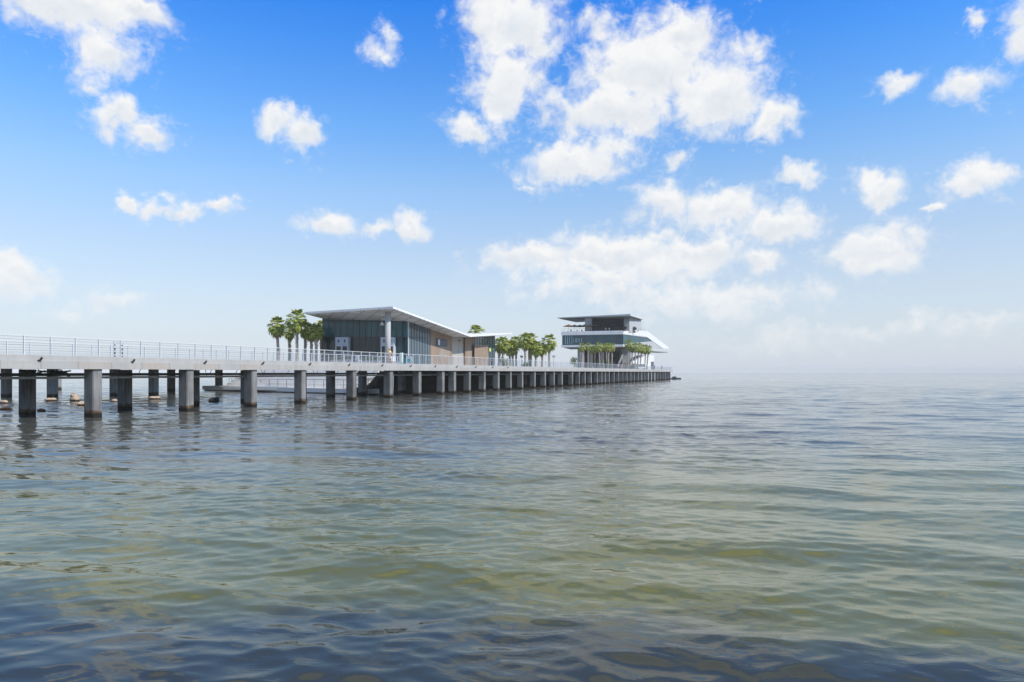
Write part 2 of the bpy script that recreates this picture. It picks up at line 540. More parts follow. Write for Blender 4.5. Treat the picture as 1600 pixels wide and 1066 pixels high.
def glass_mat(name, a, b, sx):
    def bd(t, p):
        pos = wpos(t)
        h = t.vec('DOT_PRODUCT', pos, sx)
        fl = t.math('FLOOR', h)
        wn = t.new('ShaderNodeTexWhiteNoise', noise_dimensions='1D'); t.l.new(fl, wn.inputs['W'])
        sp = t.new('ShaderNodeSeparateXYZ'); t.l.new(pos, sp.inputs[0])
        n = t.noise(pos, .35, 3, .6)
        c = t.mix(t.math('MULTIPLY_ADD', wn.outputs['Value'], .6, t.math('MULTIPLY', n, .4)), a, b)
        t.l.new(c, p.inputs['Base Color'])
        bp = t.new('ShaderNodeBump'); bp.inputs['Strength'].default_value = .25; bp.inputs['Distance'].default_value = .02
        t.l.new(t.noise(pos, .6, 2, .5), bp.inputs['Height']); t.l.new(bp.outputs[0], p.inputs['Normal'])
    return mat(name, a, .05, 0, .45, bd)
def planks(name, a, b, axis, pitch=.18):
    def bd(t, p):
        pos = wpos(t)
        h = t.math('DIVIDE', t.vec('DOT_PRODUCT', pos, tuple(axis)), pitch)
        wn = t.new('ShaderNodeTexWhiteNoise', noise_dimensions='1D'); t.l.new(t.math('FLOOR', h), wn.inputs['W'])
        n = t.noise(t.vec('MULTIPLY', pos, (1, 1, .08)), 4, 5, .65)
        big = t.noise(pos, .45, 3, .6)
        f = t.math('ADD', t.math('MULTIPLY', wn.outputs['Value'], .45), t.math('MULTIPLY', n, .55))
        c = t.mix(f, a, b)
        c = t.mix(t.smooth(big, .48, .66, 0, .6), c, (.36, .33, .30))
        gap = t.math('LESS_THAN', t.math('FRACT', h), .09)
        c = t.mix(t.math('MULTIPLY', gap, .7), c, (.03, .025, .02))
        t.l.new(c, p.inputs['Base Color'])
    return mat(name, a, .75, 0, .3, bd)
M['wood'] = planks('weathered_wood', (.20, .135, .095), (.42, .31, .225), U)
M['gdoor'] = planks('grey_boards', (.40, .37, .33), (.50, .46, .41), U, .6)

# ------------------------------------------------------------------ the pier
Z_SOFF, Z_LEDGE, Z_KERB, Z_DECK = 2.75, 3.16, 3.49, 3.34
Y_NEAR, Y_PLAT, Y_END = 14.0, 84.0, 252.0
P_WALK, P_PLAT = 8.0, 34.0
pier = thing('pier', edge(Y_NEAR, 0, 0), 'long pale concrete pier on square piles reaching out across the water', 'pier')
k = MB()
k.prism([edge(Y_NEAR, .30), edge(Y_END, .30), edge(Y_END, P_PLAT), edge(Y_PLAT, P_PLAT), edge(Y_PLAT, P_WALK), edge(Y_NEAR, P_WALK)], Z_SOFF + .06, Z_DECK)
k.build('deck', M['deck'], pier)
L = (edge(Y_END) - edge(Y_NEAR)).length
def strip(name, m, p0, p1, z0, z1, Ya, Yb, parent, bevel=0):
    q = MB(); q.prism([edge(Ya, p0), edge(Yb, p0), edge(Yb, p1), edge(Ya, p1)], z0, z1)
    return q.build(name, m, parent, bevel=bevel)
strip('fascia', M['fascia'], 0.0, .298, Z_SOFF, Z_LEDGE, Y_NEAR, Y_END, pier, .015)
strip('kerb', M['kerb'], .07, .297, Z_LEDGE + .002, Z_KERB, Y_NEAR, Y_END, pier, .012)
strip('kerb', M['kerb'], P_WALK - .3, P_WALK - .02, Z_DECK + .003, Z_KERB, Y_NEAR, Y_PLAT, pier)
# seaward end
k = MB(); k.prism([edge(Y_END + .003, -.0), edge(Y_END + .25, -.0), edge(Y_END + .25, P_PLAT), edge(Y_END + .003, P_PLAT)], Z_SOFF, Z_KERB)
k.build('fascia', M['fascia'], pier)
# landward face of the wide platform
k = MB(); k.prism([edge(Y_PLAT - .25, P_WALK + .003), edge(Y_PLAT - .004, P_WALK + .003), edge(Y_PLAT - .004, P_PLAT), edge(Y_PLAT - .25, P_PLAT)], Z_SOFF + .02, Z_KERB)
k.build('fascia', M['fascia'], pier)
# near-black backdrop, added as the deep shade between the piles under the platform
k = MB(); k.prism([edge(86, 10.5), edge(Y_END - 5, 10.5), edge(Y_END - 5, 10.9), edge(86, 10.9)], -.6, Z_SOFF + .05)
k.build('shade_backdrop', M['darkc'], pier)

BENT = [-190, -45, 162, 305, 404, 480, 559, 617, 661, 697, 715, 738, 761, 782.6, 801.6, 819.5, 838.7, 854.7, 868.5, 881, 897, 907.5, 916.5, 926, 935.5, 942.5, 948,
        954, 961.5, 968.5, 975, 981.5, 987.5, 993, 999, 1004, 1009, 1014, 1019, 1024, 1029, 1033, 1037, 1041, 1045, 1048.5]
def pile_mesh(wu, wn):
    q = MB()
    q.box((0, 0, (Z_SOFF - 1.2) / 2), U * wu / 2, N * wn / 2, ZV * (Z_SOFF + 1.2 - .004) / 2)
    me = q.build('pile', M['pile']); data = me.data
    bm = bmesh.new(); bm.from_mesh(data)
    bmesh.ops.bevel(bm, geom=[e for e in bm.edges if abs((e.verts[0].co - e.verts[1].co).z) > 1], offset=.04, segments=2, affect='EDGES')
    bm.to_mesh(data); bm.free()
    bpy.data.objects.remove(me)
    return data
pm_s, pm_l = pile_mesh(.58, .78), pile_mesh(.60, .80)
def put_pile(data, pt):
    o = bpy.data.objects.new('pile', data); C.objects.link(o)
    o.parent = pier; o.location = Vector((pt.x, pt.y, 0)) - pier.location
caps = 0
for i, px in enumerate(BENT):
    Yb = eY(px)
    big = Yb > 66
    c0 = edge(Yb) - U * (.31 if big else .26)
    put_pile(pm_l if big else pm_s, c0 + N * (.58 if big else .52))
    p2 = 7.6 if big else 6.15
    if Yb < 84 or i % 3 == 1: put_pile(pm_l if big else pm_s, c0 + N * p2)
    wide = Yb > 86
    w_ = 12.3 if wide else 7.6
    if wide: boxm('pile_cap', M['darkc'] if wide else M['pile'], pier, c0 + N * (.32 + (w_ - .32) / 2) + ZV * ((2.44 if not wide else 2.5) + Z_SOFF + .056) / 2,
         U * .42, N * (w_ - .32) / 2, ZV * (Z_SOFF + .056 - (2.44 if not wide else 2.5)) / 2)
# utility pipes slung under the walkway
def run(name, m, p, z, r, Ya, Yb):
    q = MB(); q.tube([edge(Ya, p, z), edge(Yb, p, z)], r, 10)
    return q.build(name, m, pier, smooth=True)
run('pipe', M['pipe'], 2.3, 2.26, .075, Y_NEAR, 140)
k = MB(); k.box((edge(Y_NEAR, 3.3) + edge(140, 3.3)) / 2 + ZV * 2.44, (edge(140) - edge(Y_NEAR)) / 2, N * .22, ZV * .09)
k.build('cable_tray', M['pipedark'], pier)
for i in range(1, len(BENT) - 1):
    Ya, Yb = eY(BENT[i]), eY(BENT[i + 1])
    if Yb > 75: break
    for tt in (.25, .55, .8):
        Y_ = Ya + (Yb - Ya) * tt
        q = MB(); q.tube([edge(Y_, 2.3, 2.26), edge(Y_ + .25, 2.75, Z_SOFF + .08)], .022, 5)
        q.build('pipe_hanger', M['darkmetal'], pier)
        q = MB(); q.tube([edge(Y_, 3.6, 2.4), edge(Y_ - .3, 3.0, Z_SOFF + .08)], .022, 5); q.build('pipe_hanger', M['darkmetal'], pier)
# junction of hoses by the nearest bay
q = MB()
a_ = edge(eY(118), 2.6, 0)
for j in range(5):
    q.tube([a_ + U * (-1.3 + .5 * j) + ZV * 2.66, a_ + U * (-.9 + .5 * j) + ZV * (2.50 if j % 2 else 2.60), a_ + U * (-.4 + .5 * j) + ZV * 2.66], .05, 6)
q.tube([a_ + U * .3 + ZV * 2.34, a_ + U * .45 + ZV * 2.5, a_ + U * .9 + ZV * 2.54, a_ + U * 1.35 + ZV * 2.5, a_ + U * 1.5 + ZV * 2.34], .085, 8)
q.build('pipe_joint', M['black'], pier, smooth=True)
# little black lamps on the fascia
k = MB()
k.box((0, 0, 0), U * .05, N * .07, ZV * .035)
k.tube([N * -.05 + U * .03 + ZV * .02, N * -.10 + U * .10 + ZV * .17], .055, 8)
lm = k.build('fascia_lamp', M['black'])
lmd = lm.data; bpy.data.objects.remove(lm)
Yl = eY(61)
while Yl < 100:
    o = bpy.data.objects.new('fascia_lamp', lmd); C.objects.link(o)
    o.parent = pier
    o.location = edge(Yl, -.0, Z_LEDGE + .035) - pier.location
    Yl += 5.19

# ------------------------------------------------------------------ railings
def railing(label, p, Ya, Yb, spacing, zt, zb, mpost, group=None, limit=100, sag=0.0):
    r = thing('railing', edge(Ya, p, zb), label, 'railing', group)
    q = MB(); q.box((edge(Ya, p) + edge(Yb, p)) / 2 + ZV * zt, (edge(Yb) - edge(Ya)) / 2, N * .03, ZV * .018)
    q.build('handrail', mpost, r)
    q = MB()
    for i in range(7):
        z = zb + .09 + (zt - zb - .16) * i / 6.0
        q.tube([edge(Ya, p, z), edge(Yb, p, z)], .011, 5, False)
    q.build('cables', M['cable'], r)
    m0 = MB()
    h = (zt - .024 - zb)
    m0.box((0, 0, h / 2), U * .020, N * .038, ZV * h / 2)
    po = m0.build('post', mpost); pd = po.data; bpy.data.objects.remove(po)
    n = int((Yb - Ya) * UL / spacing)
    pts = [edge(Ya + spacing / UL * i, p, zb) for i in range(n + 1)]
    for pt in pts[:limit]:
        o = bpy.data.objects.new('post', pd); C.objects.link(o)
        o.parent = r; o.location = pt - r.location
    rest = pts[limit:]
    if rest:
        q = MB()
        for pt in rest: q.box(pt + ZV * h / 2, U * .020, N * .038, ZV * h / 2)
        tag(q.build('post', mpost, r), kind='stuff')
    return r
railing('long cable railing with flat white posts along the water edge of the pier', .19, 30.2, Y_END - .3, 1.40, 4.50, Z_KERB + .002, M['steel'])
railing('shorter cable railing along the far side of the near walkway', P_WALK - .16, 30, Y_PLAT - .6, 1.40, 4.50, Z_KERB + .002, M['steel'])

# ------------------------------------------------------------------ boardwalk standing apart in the bay
bw = thing('boardwalk', (-46, 85, 0), 'separate boardwalk on piles in the bay behind the near walkway', 'boardwalk')
q = MB(); q.prism([(-57, 64), (-36.5, 72), (-39, 106), (-55, 106)], 3.12, 3.36); q.build('deck', M['deck'], bw)
for px, Y_ in ((82, 71), (179.5, 74.5), (240, 77), (267.5, 96), (342, 103), (90, 100), (10, 72)):
    X_ = (px - 800) / F * Y_
    q = MB(); q.box((X_, Y_, .96), U * .3, N * .45, ZV * 2.155)
    q.build('pile', M['pile'], bw)
# ------------------------------------------------------------------ waterside terrace, floating dock, stairs
P0 = Y_PLAT - .26
ter = thing('stepped_terrace', edge(P0, 20, 0), 'pale concrete terrace of wide steps going down to the dock under the pavilion', 'steps')
q = MB()
ns = 7
for i in range(ns):
    zt = 3.30 - .40 * (i + 1) + .25
    a_, b_ = .72 * i, .72 * (i + 1)
    A = edge(P0, 10.8) - U * a_; B = edge(P0, 32.5) - U * a_
    q.prism([A, A - U * .715, B - U * .715, B], .30, zt)
q.build('steps', M['wallc'], ter)
DL, DR = Vector((-44.0, 97.0, 0)), Vector((-15.2, 77.6, 0))
du = (DR - DL).normalized(); dn = Vector((-du.y, du.x, 0))
if dn.y < 0: dn = -dn
dock = thing('floating_dock', (DL + DR) / 2, 'low pale floating dock lying on the water in front of the stepped terrace', 'dock')
k = MB(); k.prism([DL, DR, at(594, 82, z=0), DL + dn * 5.2], .12, .66); k.build('dock_deck', M['wallc'], dock, bevel=.03)
k = MB(); k.prism([DL + du * .2 + dn * .2, DR - du * .2 + dn * .2, DR - du * 1.5 + dn * 4, DL + du * .2 + dn * 5], -.3, .118); k.build('float_hull', M['black'], dock)
dr = thing('railing', DL + ZV * .66, 'dark thin handrail with wide set posts on the low floating dock', 'railing')
q = MB(); q.tube([DL + du * 6 + dn * .25 + ZV * 1.68, DR - du * .3 + dn * .25 + ZV * 1.68], .035, 6); q.build('handrail', M['darkmetal'], dr)
q = MB(); q.tube([DL + du * 6 + dn * .25 + ZV * 1.15, DR - du * .3 + dn * .25 + ZV * 1.15], .010, 5); q.build('cables', M['darkmetal'], dr)
ll = (DR - DL).length
t_ = 6.0
while t_ < ll - .2:
    q = MB(); q.tube([DL + du * t_ + dn * .25 + ZV * .662, DL + du * t_ + dn * .25 + ZV * 1.66], .028, 6); q.build('post', M['darkmetal'], dr)
    t_ += 1.75
# stairs from the dock up to the pier, in the shade of the deck
S0 = at(562, 78.0, z=0); S1 = at(606, 80.5, z=0)
sd = (S1 - S0).normalized(); sn = Vector((-sd.y, sd.x, 0))
if sn.y < 0: sn = -sn
st = thing('stairs', S0, 'dark concrete stairs climbing from the dock to the pier beneath the deck edge', 'stairs')
q = MB()
sl = (S1 - S0).length
q.prism([S0 - sd * .6 - sn * .1, S0 + sd * (sl * .48) - sn * .1, S0 + sd * (sl * .48) + sn * 1.6, S0 - sd * .6 + sn * 1.6], -.2, .82)
nst = 11
for i in range(nst):
    a_ = sl * (.48 + .52 * i / nst); b_ = sl * (.48 + .52 * (i + 1) / nst) - .004
    q.prism([S0 + sd * a_, S0 + sd * b_, S0 + sd * b_ + sn * 1.6, S0 + sd * a_ + sn * 1.6], -.2, .82 + 1.9 * (i + 1) / nst)
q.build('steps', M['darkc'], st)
q = MB()
tp = []
for i in range(8):
    f_ = i / 7
    zb_ = .82 + max(0, (f_ - .48) / .52) * 1.9
    b0 = S0 + sd * sl * f_ - sn * .08
    q.tube([b0 + ZV * (zb_ - .05), b0 + ZV * (zb_ + 1.0)], .03, 6)
    tp.append(b0 + ZV * (zb_ + 1.0))
q.tube(tp, .035, 6)
q.build('handrail', M['black'], st)

# low dark landing barge off the end of the pier
lb = at(1056, 256, z=0)
ld = thing('landing_stage', lb, 'low black landing stage floating at the seaward tip of the pier', 'dock')
k = MB(); k.box(lb + ZV * .25, (1.6, 0, 0), (0, 1.6, 0), ZV * .28); k.build('hull', M['black'], ld, bevel=.08)
k = MB(); k.box(lb + Vector((-.6, 0, .78)), (.6, 0, 0), (0, .9, 0), ZV * .24); k.build('fender', M['darkmetal'], ld, bevel=.1)

# ------------------------------------------------------------------ mooring floats among the piles
def tan_mat(n, c):
    def b(t, p):
        pos = wpos(t)
        sp = t.new('ShaderNodeSeparateXYZ'); t.l.new(pos, sp.inputs[0])
        z = t.math('ADD', sp.outputs[2], t.math('MULTIPLY_ADD', t.noise(pos, 6, 3, .6), -.16, .08))
        cc = t.mix(t.noise(pos, 3, 4, .6), c, tuple(x * .65 for x in c))
        t.l.new(t.mix(t.smooth(z, .17, .09), cc, (.05, .022, .012)), p.inputs['Base Color'])
    return mat(n, c, .8, spec=.3, build=b)
M['tan'] = tan_mat('sandy_float_shell', (.56, .42, .30))
M['weedy'] = tan_mat('weedy_float_shell', (.10, .06, .04))
FL = [  # px, waterline py, width px, kind, label
    (6, 631, 16, 'b', 'tan floating block cut by the left border of the view, by the darkest pile'),
    (79.5, 627, 14.5, 'b', 'tan floating block just left of a slim pile far under the pier'),
    (116.5, 627, 14, 'k', 'knobbly pale float, the tallest of those left of the first sunlit pile'),
    (128, 634, 13, 'b', 'flat tan float touching the left side of the first sunlit pile'),
    (65, 642.5, 16, 'w', 'dark weed covered float between the two nearest piles'),
    (5, 640.5, 23, 'w', 'dark low float at the left border in front of the tan block'),
    (178.5, 629, 9, 'b', 'small tan float tucked against the third pile from the left'),
    (242, 624, 16, 'b', 'tan float in open water under the middle of the second sunlit bay'),
    (333, 628.5, 15, 'h', 'rusty orange float that is half black, in front of the floating dock'),
]
for i, (px, py, wd, kind, lab) in enumerate(FL):
    Y_ = H * F / (py - HZ)
    wm = wd / F * Y_
    c = at(px, Y_, z=0)
    o_ = thing('float', c, lab, 'float', 'floats moored among the pier piles')
    ax = Vector((.92, .38 * (1 if i % 2 else -1), 0)).normalized()
    ay = Vector((-ax.y, ax.x, 0))
    k = MB()
    rng = random.Random(i)
    hz = {'b': .30, 'k': .5, 'w': .16, 'h': .42}[kind]
    rad_ = hz * (.62 if kind != 'w' else .8)
    n = 9
    pts = []; rr = []
    for j in range(n):
        f_ = j / (n - 1) * 2 - 1
        pts.append(c + ax * (f_ * wm / 2) + ZV * (hz - rad_ + rng.uniform(-.02, .02)))
        rr.append(rad_ * (1 - abs(f_) ** 5 * .55) * rng.uniform(.93, 1.06))
    k.tube(pts, rr, 12)
    b_ = k.build('float_body', M['tan'] if kind in 'bk' else M['weedy'] if kind == 'w' else M['tan'], o_, smooth=True)
    if kind == 'k':
        k = MB(); k.tube([c + ax * -.1 + ZV * .42, c + ax * -.02 + ZV * .62, c + ax * .05 + ZV * .74], [.3, .26, .1], 10); k.build('knob', M['tan'], o_, smooth=True)
    if kind == 'h':
        k = MB(); k.tube([c + ax * (wm * .06) + ZV * (hz - rad_), c + ax * (wm * .53) + ZV * (hz - rad_)], rad_ * 1.09, 12); k.build('sleeve', M['black'], o_, smooth=True)
        b_.data.materials[0] = tan_mat('rusty_float_shell', (.42, .20, .09))
    k = MB(); k.tube([c + ax * (-wm / 2 - .06) + ZV * (hz - rad_ + .1), c + ax * (-wm / 2 - .1) + ZV * (hz - rad_), c + ax * (-wm / 2 - .06) + ZV * (hz - rad_ - .1)], .025, 5); k.build('mooring_ring', M['darkmetal'], o_)
# ------------------------------------------------------------------ the glass and timber pavilion
PB = 14.0
def wp(px, py=None, z=None, p=PB): return onp(px, p, z, py)
YF = eY(638, PB)                                   # facade distance
XL, XR = (504 - 800) / F * YF, (638 - 800) / F * YF
zA = H + (HZ - 500) / F * YF
pav = thing('pavilion', Vector(((XL + XR) / 2, YF, Z_DECK)), 'glass and timber pavilion with a folded overhanging white roof on the pier', 'building')
V_ = wp(728, 527)
gx = (zA - (H + (HZ - 497.5) / F * YF)) / (XR - XL)
gy = (V_.z - zA - gx * (V_.x - XR)) / (V_.y - YF)
def zroof(x, y): return zA + gx * (x - XR) + gy * (y - YF)
def hit_roof(px, py):
    a = (px - 800) / F; b = (HZ - py) / F
    Y = (zA - gx * XR - gy * YF - H) / (b - gx * a - gy)
    return Vector((a * Y, Y, H + b * Y))
RC = hit_roof(614, 482); RT = hit_roof(476, 490.6)
pr = (.39 * RC.y - 39 - RC.x) / UL                 # roof edge offset from the pier edge
RV = wp(735, 526.5, p=pr)
du_ = (RV - RC)
RL = RT + Vector((du_.x, du_.y, 0)); RL.z = RV.z + .15
RW = wp(800, 522.4, p=pr)
RX = RW + N * 11.5; RX.z = RW.z + .1
def roof(name, pts, th):
    """soffit panel mesh plus a thicker white edge, as roof > soffit"""
    q = MB()
    q.prism([(p.x, p.y) for p in pts], [p.z for p in pts], [p.z + th for p in pts])
    r = q.build(name, M['white'], pav)
    cx = sum(pts, Vector()) / len(pts)
    q = MB()
    ins = [p + (cx - p).normalized() * .35 for p in pts]
    q.prism([(p.x, p.y) for p in ins], [p.z - .05 for p in ins], [p.z - .004 for p in ins])
    q.build('soffit', M['soff'], r)
    return r
def soff_build(t, p):
    pos = wpos(t)
    a = t.math('DIVIDE', t.vec('DOT_PRODUCT', pos, tuple(U)), 2.4)
    b = t.math('DIVIDE', t.vec('DOT_PRODUCT', pos, tuple(N)), 2.4)
    da = t.math('FRACT', t.math('ADD', a, b)); db = t.math('FRACT', t.math('SUBTRACT', a, b))
    j = t.math('MAXIMUM', t.math('LESS_THAN', da, .08), t.math('LESS_THAN', db, .08))
    wn = t.new('ShaderNodeTexWhiteNoise', noise_dimensions='2D')
    cb = t.new('ShaderNodeCombineXYZ'); t.l.new(t.math('FLOOR', t.math('ADD', a, b)), cb.inputs[0]); t.l.new(t.math('FLOOR', t.math('SUBTRACT', a, b)), cb.inputs[1])
    t.l.new(cb.outputs[0], wn.inputs['Vector'])
    c = t.mix(wn.outputs['Value'], (.50, .49, .475), (.74, .73, .71))
    t.l.new(t.mix(j, c, (.25, .24, .23)), p.inputs['Base Color'])
M['soff'] = mat('folded_soffit_panels', (.6, .6, .58), .5, 0, .4, soff_build)
roof('roof', [RT, RC, RV, RL], .26)
roof('roof', [RV + U * .05, RW, RX, RL + U * .05], .24)

# glazing of the front
GZ0 = Z_DECK + .02
def zt(x, y): return zroof(x, y) - .06
M['glass_f'] = glass_mat('facade_glass', (.008, .055, .074), (.032, .150, .180), (1 / 1.0, 0, 0))
M['glass_s'] = glass_mat('side_glass', (.080, .115, .135), (.115, .155, .175), tuple(U / 1.0))
M['mull'] = mat('window_frame_grey', (.035, .045, .052), .4)
zm = H + (HZ - 526.5) / F * YF
M['glass_lo'] = glass_mat('lower_facade_glass', (.013, .012, .012), (.008, .048, .060), (1 / 2.3, 0, 0))
q = MB(); q.slab([(XL, YF, GZ0), (XR, YF, GZ0), (XR, YF, zm), (XL, YF, zm)], (0, .12, 0))
q.build('window', M['glass_lo'], pav)
q = MB(); q.slab([(XL, YF, zm + .004), (XR, YF, zm + .004), (XR, YF, zt(XR, YF)), (XL, YF, zt(XL, YF))], (0, .12, 0))
gf = q.build('window', M['glass_f'], pav)
q = MB()
np_ = 14
for i in range(np_ + 1):
    x = XL + (XR - XL) * i / np_
    q.boxz(x - .028, x + .028, YF - .06, YF - .004, GZ0, zt(x, YF) - .02)
zm = H + (HZ - 526.5) / F * YF
q.boxz(XL - .02, XR + .02, YF - .075, YF - .062, zm - .05, zm + .05)
q.boxz(XL - .02, XR + .02, YF - .09, YF - .078, zt(XR, YF) - .22, zt(XR, YF) - .04)
q.build('window_frame', M['mull'], gf)
# low furniture and displays behind the glass, seen as dark shapes
# side: glass, timber, recess with service doors, timber, second glass wing
def side(name, m, pxa, pxb, p=PB, z0=None, tops=None, th=.15, parent=None):
    a = wp(pxa, z=0, p=p); b = wp(pxb, z=0, p=p)
    z0 = GZ0 if z0 is None else z0
    ta, tb = (zt(a.x, a.y), zt(b.x, b.y)) if tops is None else (H + (HZ - tops[0]) / F * a.y, H + (HZ - tops[1]) / F * b.y)
    q = MB()
    q.slab([(a.x, a.y, z0), (b.x, b.y, z0), (b.x, b.y, tb), (a.x, a.y, ta)], N * th)
    return q.build(name, m, parent or pav), a, b, ta, tb
gs, a, b, ta, tb = side('window', M['glass_s'], 638.2, 672)
q = MB()
for i in range(9):
    f_ = i / 8
    pt = a.lerp(b, f_)
    q.box(pt - N * .03 + ZV * (GZ0 + (ta + (tb - ta) * f_ - .03)) / 2, U * .022, N * .026, ZV * ((ta + (tb - ta) * f_ - .03) - GZ0) / 2)
q.box((a + b) / 2 - N * .045 + ZV * zm, (b - a) / 2, N * .012, ZV * .045)
q.build('window_frame', M['mull'], gs)
k = MB(); k.box(wp(637.6, z=0) - N * .05 + ZV * (GZ0 + ta) / 2, U * .06, N * .06, ZV * (ta - GZ0 - .05) / 2); k.build('corner_post', M['steel'], pav)
side('wood_wall', M['wood'], 672.2, 706)
side('service_door', M['gdoor'], 706.3, 726.8, p=PB + .35, tops=(527, 527))
side('wood_wall', M['wood'], 727, 741, tops=(527, 526.8))
gw, a2, b2, ta2, tb2 = side('window', M['glass_s'], 741.2, 773, tops=(526.6, 524.8))
q = MB()
for i in range(9):
    f_ = i / 8
    pt = a2.lerp(b2, f_)
    zz = ta2 + (tb2 - ta2) * f_ - .03
    q.box(pt - N * .03 + ZV * (GZ0 + zz) / 2, U * .022, N * .026, ZV * (zz - GZ0) / 2)
q.build('window_frame', M['mull'], gw)
side('wood_screen', M['wood'], 741.5, 763, p=PB - .5, tops=(538.6, 539.4))
# walls hidden from the front: back and far ends
kx = Vector((XL, YF, 0))
back0 = kx + Vector((0, .15, 0)); back1 = back0 + U * 33
far = wp(773, z=0)
q = MB()
q.slab([(back0.x, back0.y, GZ0), (back1.x, back1.y, GZ0), (back1.x, back1.y, 8.4), (back0.x, back0.y, zt(XL, YF) - .1)], -N * .15)
q.slab([(far.x, far.y + .02, GZ0), (back1.x, back1.y, GZ0), (back1.x, back1.y, 8.4), (far.x, far.y + .02, tb2)], U * .15)
q.build('rear_wall', M['grey'], pav)
# round yellow-green sign on the second wing
sg = wp(765.5, 546.4, p=PB - .08)
k = MB()
for j in range(2):
    pts = [sg - N * (.03 * j) + (U * math.cos(2 * math.pi * i / 20) + ZV * math.sin(2 * math.pi * i / 20)) * (.42 - .0 * j) for i in range(20)]
    if j == 0: k.slab(pts, -N * .04)
round_m = mat('yellow_green_sign', (.62, .68, .12), .5)
k.build('round_sign', round_m, pav)
# dark wall sign with a white emblem at its left
s0, s1 = wp(682.3, z=0, p=PB - .12), wp(698.5, z=0, p=PB - .12)
zs0, zs1 = H + (HZ - 540.3) / F * s0.y, H + (HZ - 529.2) / F * s0.y
k = MB(); k.slab([s0 + ZV * zs0, s1 + ZV * zs0, s1 + ZV * zs1, s0 + ZV * zs1], N * .11)
ws = k.build('wall_sign', mat('sign_slate', (.075, .088, .11), .5), pav)
def on_sign(f, g): return s0.lerp(s1, f) + ZV * (zs0 + (zs1 - zs0) * g)
k = MB(); k.slab([on_sign(.14, .12), on_sign(.30, .12), on_sign(.30, .90), on_sign(.14, .90)], -N * .02); k.build('emblem', M['white'], ws)
k = MB()
for g0, g1, f1 in ((.60, .70, .93), (.42, .50, .88), (.24, .31, .91)):
    k.slab([on_sign(.40, g0), on_sign(f1, g0), on_sign(f1, g1), on_sign(.40, g1)], -N * .012)
k.build('lettering', mat('sign_letter_grey', (.16, .18, .21), .5), ws)
# small lamp over the service doors
lp = wp(718, 532.5, p=PB - .1)
k = MB(); k.box(lp, U * .12, N * .12, ZV * .10); k.build('wall_lamp', M['black'], pav)

# entrances: tall pale portals with two dark doors each
def portal(px0, px1):
    yd = YF - 1.6
    x0, x1 = (px0 - 800) / F * yd, (px1 - 800) / F * yd
    z1 = H + (HZ - 527) / F * yd; zp = H + (HZ - 538.2) / F * yd; zd = H + (HZ - 541) / F * yd
    q = MB()
    q.boxz(x0, x1, yd, yd + 1.5, zp, z1)
    wd = (x1 - x0)
    q.boxz(x0, x0 + wd * .08, yd + .02, yd + 1.5, GZ0, zp - .02)
    q.boxz(x1 - wd * .08, x1, yd + .02, yd + 1.5, GZ0, zp - .02)
    q.boxz(x0 + wd * .44, x0 + wd * .56, yd + .02, yd + .3, GZ0, zp - .02)
    q.boxz(x0 + wd * .081, x1 - wd * .081, yd + .025, yd + 1.4, zd, zp - .025)
    e = q.build('entrance_portal', M['portal'], pav)
    for f0, f1 in ((.085, .435), (.565, .915)):
        q = MB(); q.boxz(x0 + wd * f0, x0 + wd * f1, yd + .12, yd + .2, GZ0, zd - .01)
        q.build('door', M['doorglass'], e)
    for f0 in (.22, .70):
        q = MB(); q.boxz(x0 + wd * f0, x0 + wd * (f0 + .09), yd - .12, yd - .005, zp + (z1 - zp) * .28, zp + (z1 - zp) * .66)
        q.build('wall_lamp', M['darkmetal'], e)
M['portal'] = concrete('portal_panels', (.52, .55, .60), .05)
M['doorglass'] = mat('door_glass', (.006, .007, .009), .08)
portal(523.8, 543.6)
portal(594.6, 615.6)
# roof column
cb = at(606, 92.6, z=0)
k = MB(); k.tube([cb + ZV * (Z_DECK + .01), cb + ZV * (zroof(cb.x, cb.y) - .06)], .385, 20); k.build('column', M['column'], pav, smooth=False)
for p_ in pav.children:
    if p_.name.startswith('column'):
        p_.data.polygons.foreach_set('use_smooth', [len(f.vertices) == 4 for f in p_.data.polygons])
# second column far under the wing
# pendant under the roof
pl = at(597, 95.5, z=0); zc = zroof(pl.x, pl.y)
pe = thing('pendant_lamp', Vector((pl.x, pl.y, zc)), 'white bell shaped pendant hanging from the roof beside the round column', 'lamp')
k = MB(); k.tube([pl + ZV * (zc - .055), pl + ZV * (zc - 1.0)], .03, 6); k.build('stem', M['steel'], pe)
k = MB(); k.lathe(pl + ZV * (zc - 1.45), [(.30, 0), (.29, .06), (.19, .26), (.09, .42), (.05, .46)], 14); k.build('lamp_shade', M['white'], pe, smooth=True)

# ------------------------------------------------------------------ things standing on the walkway
def stand(px, p): return wp(px, z=Z_DECK, p=p)
# information board at the left
M['panelw'] = concrete('dull_white_panel', (.46, .48, .50), .05)
c = stand(185, 6.2)
ib = thing('information_board', c, 'white framed board with dark uprights standing behind the railing at the left', 'board')
for s_ in (-.28, .28):
    k = MB(); k.box(c + U * s_ + ZV * .62, U * .035, N * .04, ZV * .62); k.build('post', M['darkmetal'], ib)
k = MB()
for z_, hh in ((1.27, .13), (.98, .06), (.70, .05), (.42, .05)):
    k.box(c + ZV * z_ - N * .06, U * .42, N * .02, ZV * hh)
k.build('panel', M['panelw'], ib)
